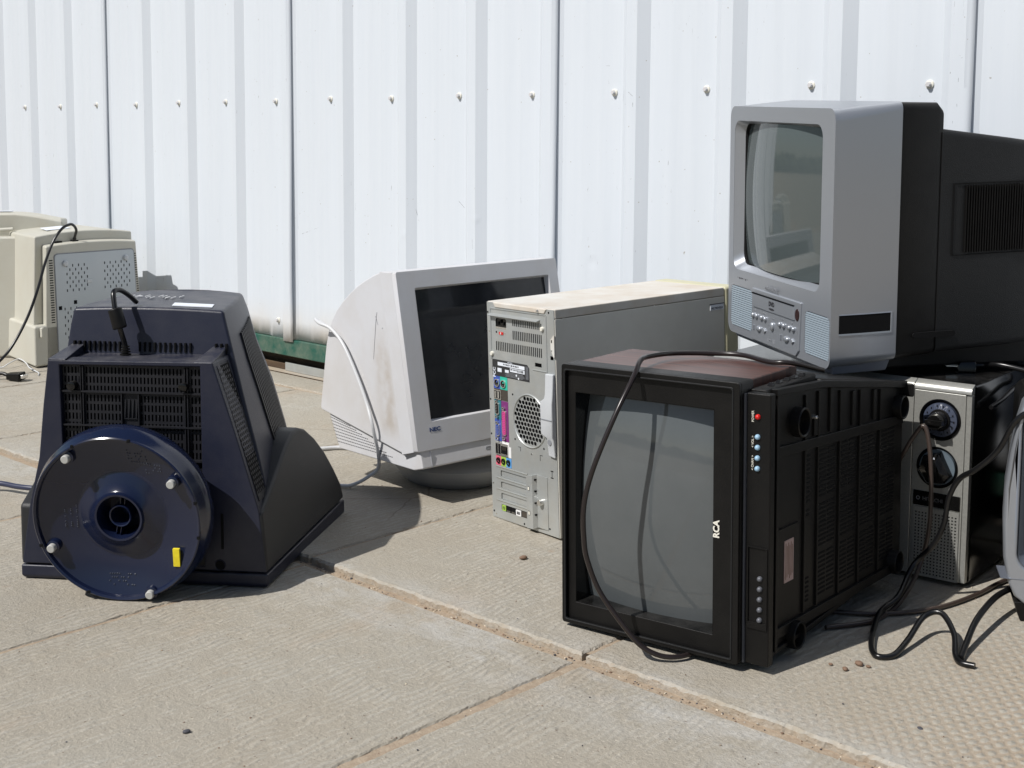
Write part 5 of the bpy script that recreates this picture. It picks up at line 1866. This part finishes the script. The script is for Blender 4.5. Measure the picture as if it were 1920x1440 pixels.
cord('power_cable', [hp(.62, -.09, .352), hp(.5489, -.095, .3206), hp(.5181, -.095, .2665), hp(.4893, -.095, .2348), hp(.4633, -.09, .2148), hp(.4489, -.09, .1846), hp(.4427, -.09, .1437), hp(.4282, -.09, .1087), (.618, 1.953, .055), (.583, 1.908, .022), (.5466, 1.8733, .010), (.5086, 1.7799, .006), (.4984, 1.7264, .004), (.522, 1.724, .004), (.552, 1.758, .012), (.588, 1.802, .030), (.612, 1.801, .036), (.6185, 1.765, .020), (.6088, 1.728, .005), (.6067, 1.7026, .004), (.622, 1.690, .004)], .0042, CORDB,
     'long black cord snaking past the silver grille to a loop on the paving')
cord('power_cable', [(.6120, 1.716, .004), (.628, 1.745, .010), (.662, 1.800, .026), (.712, 1.868, .034), (.757, 1.915, .034), (.80, 1.945, .036), (.90, 1.99, .03)], .0046, CORDB,
     'thick black cord arching in front of the television at the right edge')
cord('power_cable', [hp(.458, .05, .297), hp(.459, .10, .302), hp(.459, .155, .312), hp(.462, .22, .318), hp(.52, .30, .35)], .0038, CORDB,
     'black cord lying along the dark side of the older television')
cord('power_cable', [(.455, 1.895, .004), (.55, 1.882, .004), (.640, 1.908, .0042), (.7213, 1.9672, .0042), (.7858, 2.0296, .0045), (.86, 2.08, .005)], .0034, CORDT,
     'brown cord lying on the ground in the shade behind the black loop')
PL = thing('mains_plug', 'black mains plug with its cord lying on top of the older television', 'plug', hp(.394, .128, .335), rz(radians(-10)))
b = MB()
b.loft([[(-.018, -.013, .0005), (.010, -.013, .0005), (.010, .013, .0005), (-.018, .013, .0005)], [(-.018, -.014, .010), (.012, -.010, .012), (.012, .010, .012), (-.018, .014, .010)], [(-.014, -.011, .017), (.010, -.008, .018), (.010, .008, .018), (-.014, .011, .017)]])
b.build('plug_body', BLACKG, PL, bevel=.0015)
b = MB()
for y in (-.0065, .0065):
    b.box(-.036, -.018, y - .0032, y + .0032, .0085, .0103)
b.build('plug_prong', GALVB, PL)
b = MB()
pinv = rz(radians(10))
def pl(p):
    return tuple(pinv @ (Vector(p) - Vector(hp(.394, .128, .335))))
b.tube([(.010, 0, .010), (.026, .002, .011), pl(hp(.44, .135, .350)), pl(hp(.4787, .138, .345)), pl(hp(.54, .15, .332)), pl(hp(.62, .17, .30))], .0045, 10)
b.build('plug_cord', CORDB, PL, smooth=True, angle=70)

VP = thing('video_plug', 'black video plug with a metal end on the ground at the far left', 'plug', (-1.425, 3.722, 0), rz(radians(-14)))
b = MB()
b.loft([[(-.028, -.010, .002), (-.028, .012, .004), (-.028, .010, .022), (-.028, -.010, .020)], [(.020, -.018, .001), (.020, .019, .003), (.020, .017, .026), (.020, -.018, .024)]])
b.build('plug_body', BLACK, VP, bevel=.003)
b = MB()
b.box(.0203, .030, -.012, .013, .008, .019)
b.build('plug_shell', GALVB, VP, bevel=.002)
b = MB()
b.tube([(-.026, .001, .013), (-.05, .004, .018), (-.075, 0, .012), (-.11, -.006, .006), (-.17, 0, .005), (-.25, .01, .005)], .0055, 10)
b.build('plug_cord', CORDB, VP, smooth=True, angle=70)
cord('video_cable', [(-1.06, 2.577, .006), (-1.0228, 2.572, .007), (-.985, 2.556, .0055), (-.9477, 2.5435, .0055), (-.88, 2.53, .0055), (-.8, 2.54, .0055)], .0055, CORDN, 'short navy cable reaching the dark monitor from the left', 'cable')
cord('wire', [(-1.60, 3.90, .002), (-1.548, 3.925, .002), (-1.5284, 3.9282, .012), (-1.5129, 3.975, .020), (-1.478, 3.94, .014), (-1.445, 3.88, .010), (-1.4048, 3.8415, .002), (-1.39, 3.80, .002)], .0018, CORDG, 'thin pale wire curling on the ground by the beige monitor', 'wire')

for px, r, m, lab, sd, z in (((.1046, 1.7497), .0056, STONED, 'black pebble at the crossing of the sandy joints', 1, -.013), ((.128, 1.722), .0040, STONED, 'small dark pebble beside a twig in the long sandy joint', 2, -.013), ((.022, 2.138), .0060, STONEB, 'brown crumb on the slab in front of the computer tower', 3, 0),
                             ((-.386, 1.506), .0040, STONED, 'grey pebble alone on the front left slab', 4, -.010), ((.470, 1.700), .0052, STONEB, 'largest brown clod near the shadow of the wood television', 5, 0), ((.447, 1.683), .0040, STONEB, 'smaller brown clod beside the largest clod', 6, 0), ((.4805, 1.6925), .0030, STONEB, 'tiny brown clod on the far side of the largest clod', 9, 0), ((.432, 1.700), .0026, STONEB, 'tiny brown clod nearest the foot of the wood television', 10, 0), ((.494, 1.512), .0045, STONED, 'dark stone on the lip of the long joint at lower right', 7, -.004), ((-.136, 2.014), .0040, STONEW, 'white chip lying in the long sandy joint', 8, -.0135)):
    pebble(px, r, m, lab, sd, z)

# ------------------------------------------------------------------ far trees behind the camera, seen only as reflections
b = MB()
rnd = random.Random(21)
for k in range(420):
    a = radians(rnd.uniform(120, 420))
    d = rnd.uniform(95, 150)
    h = rnd.uniform(1.2, 3.2)
    q = bmesh.ops.create_icosphere(b.bm, subdivisions=3, radius=1)
    cx0, cy0 = d * cos(a), d * sin(a)
    for v in q['verts']:
        kk = rnd.uniform(.6, 1.3)
        v.co = Vector((cx0 + v.co.x * h * 2.2 * kk, cy0 + v.co.y * h * 2.2 * kk, h * .6 + v.co.z * h * .9 * kk))
o = b.build('distant_woodland', LEAF, weld=False)
o['kind'] = 'stuff'
tag(o, 'far line of dark trees beyond the yard', 'trees')
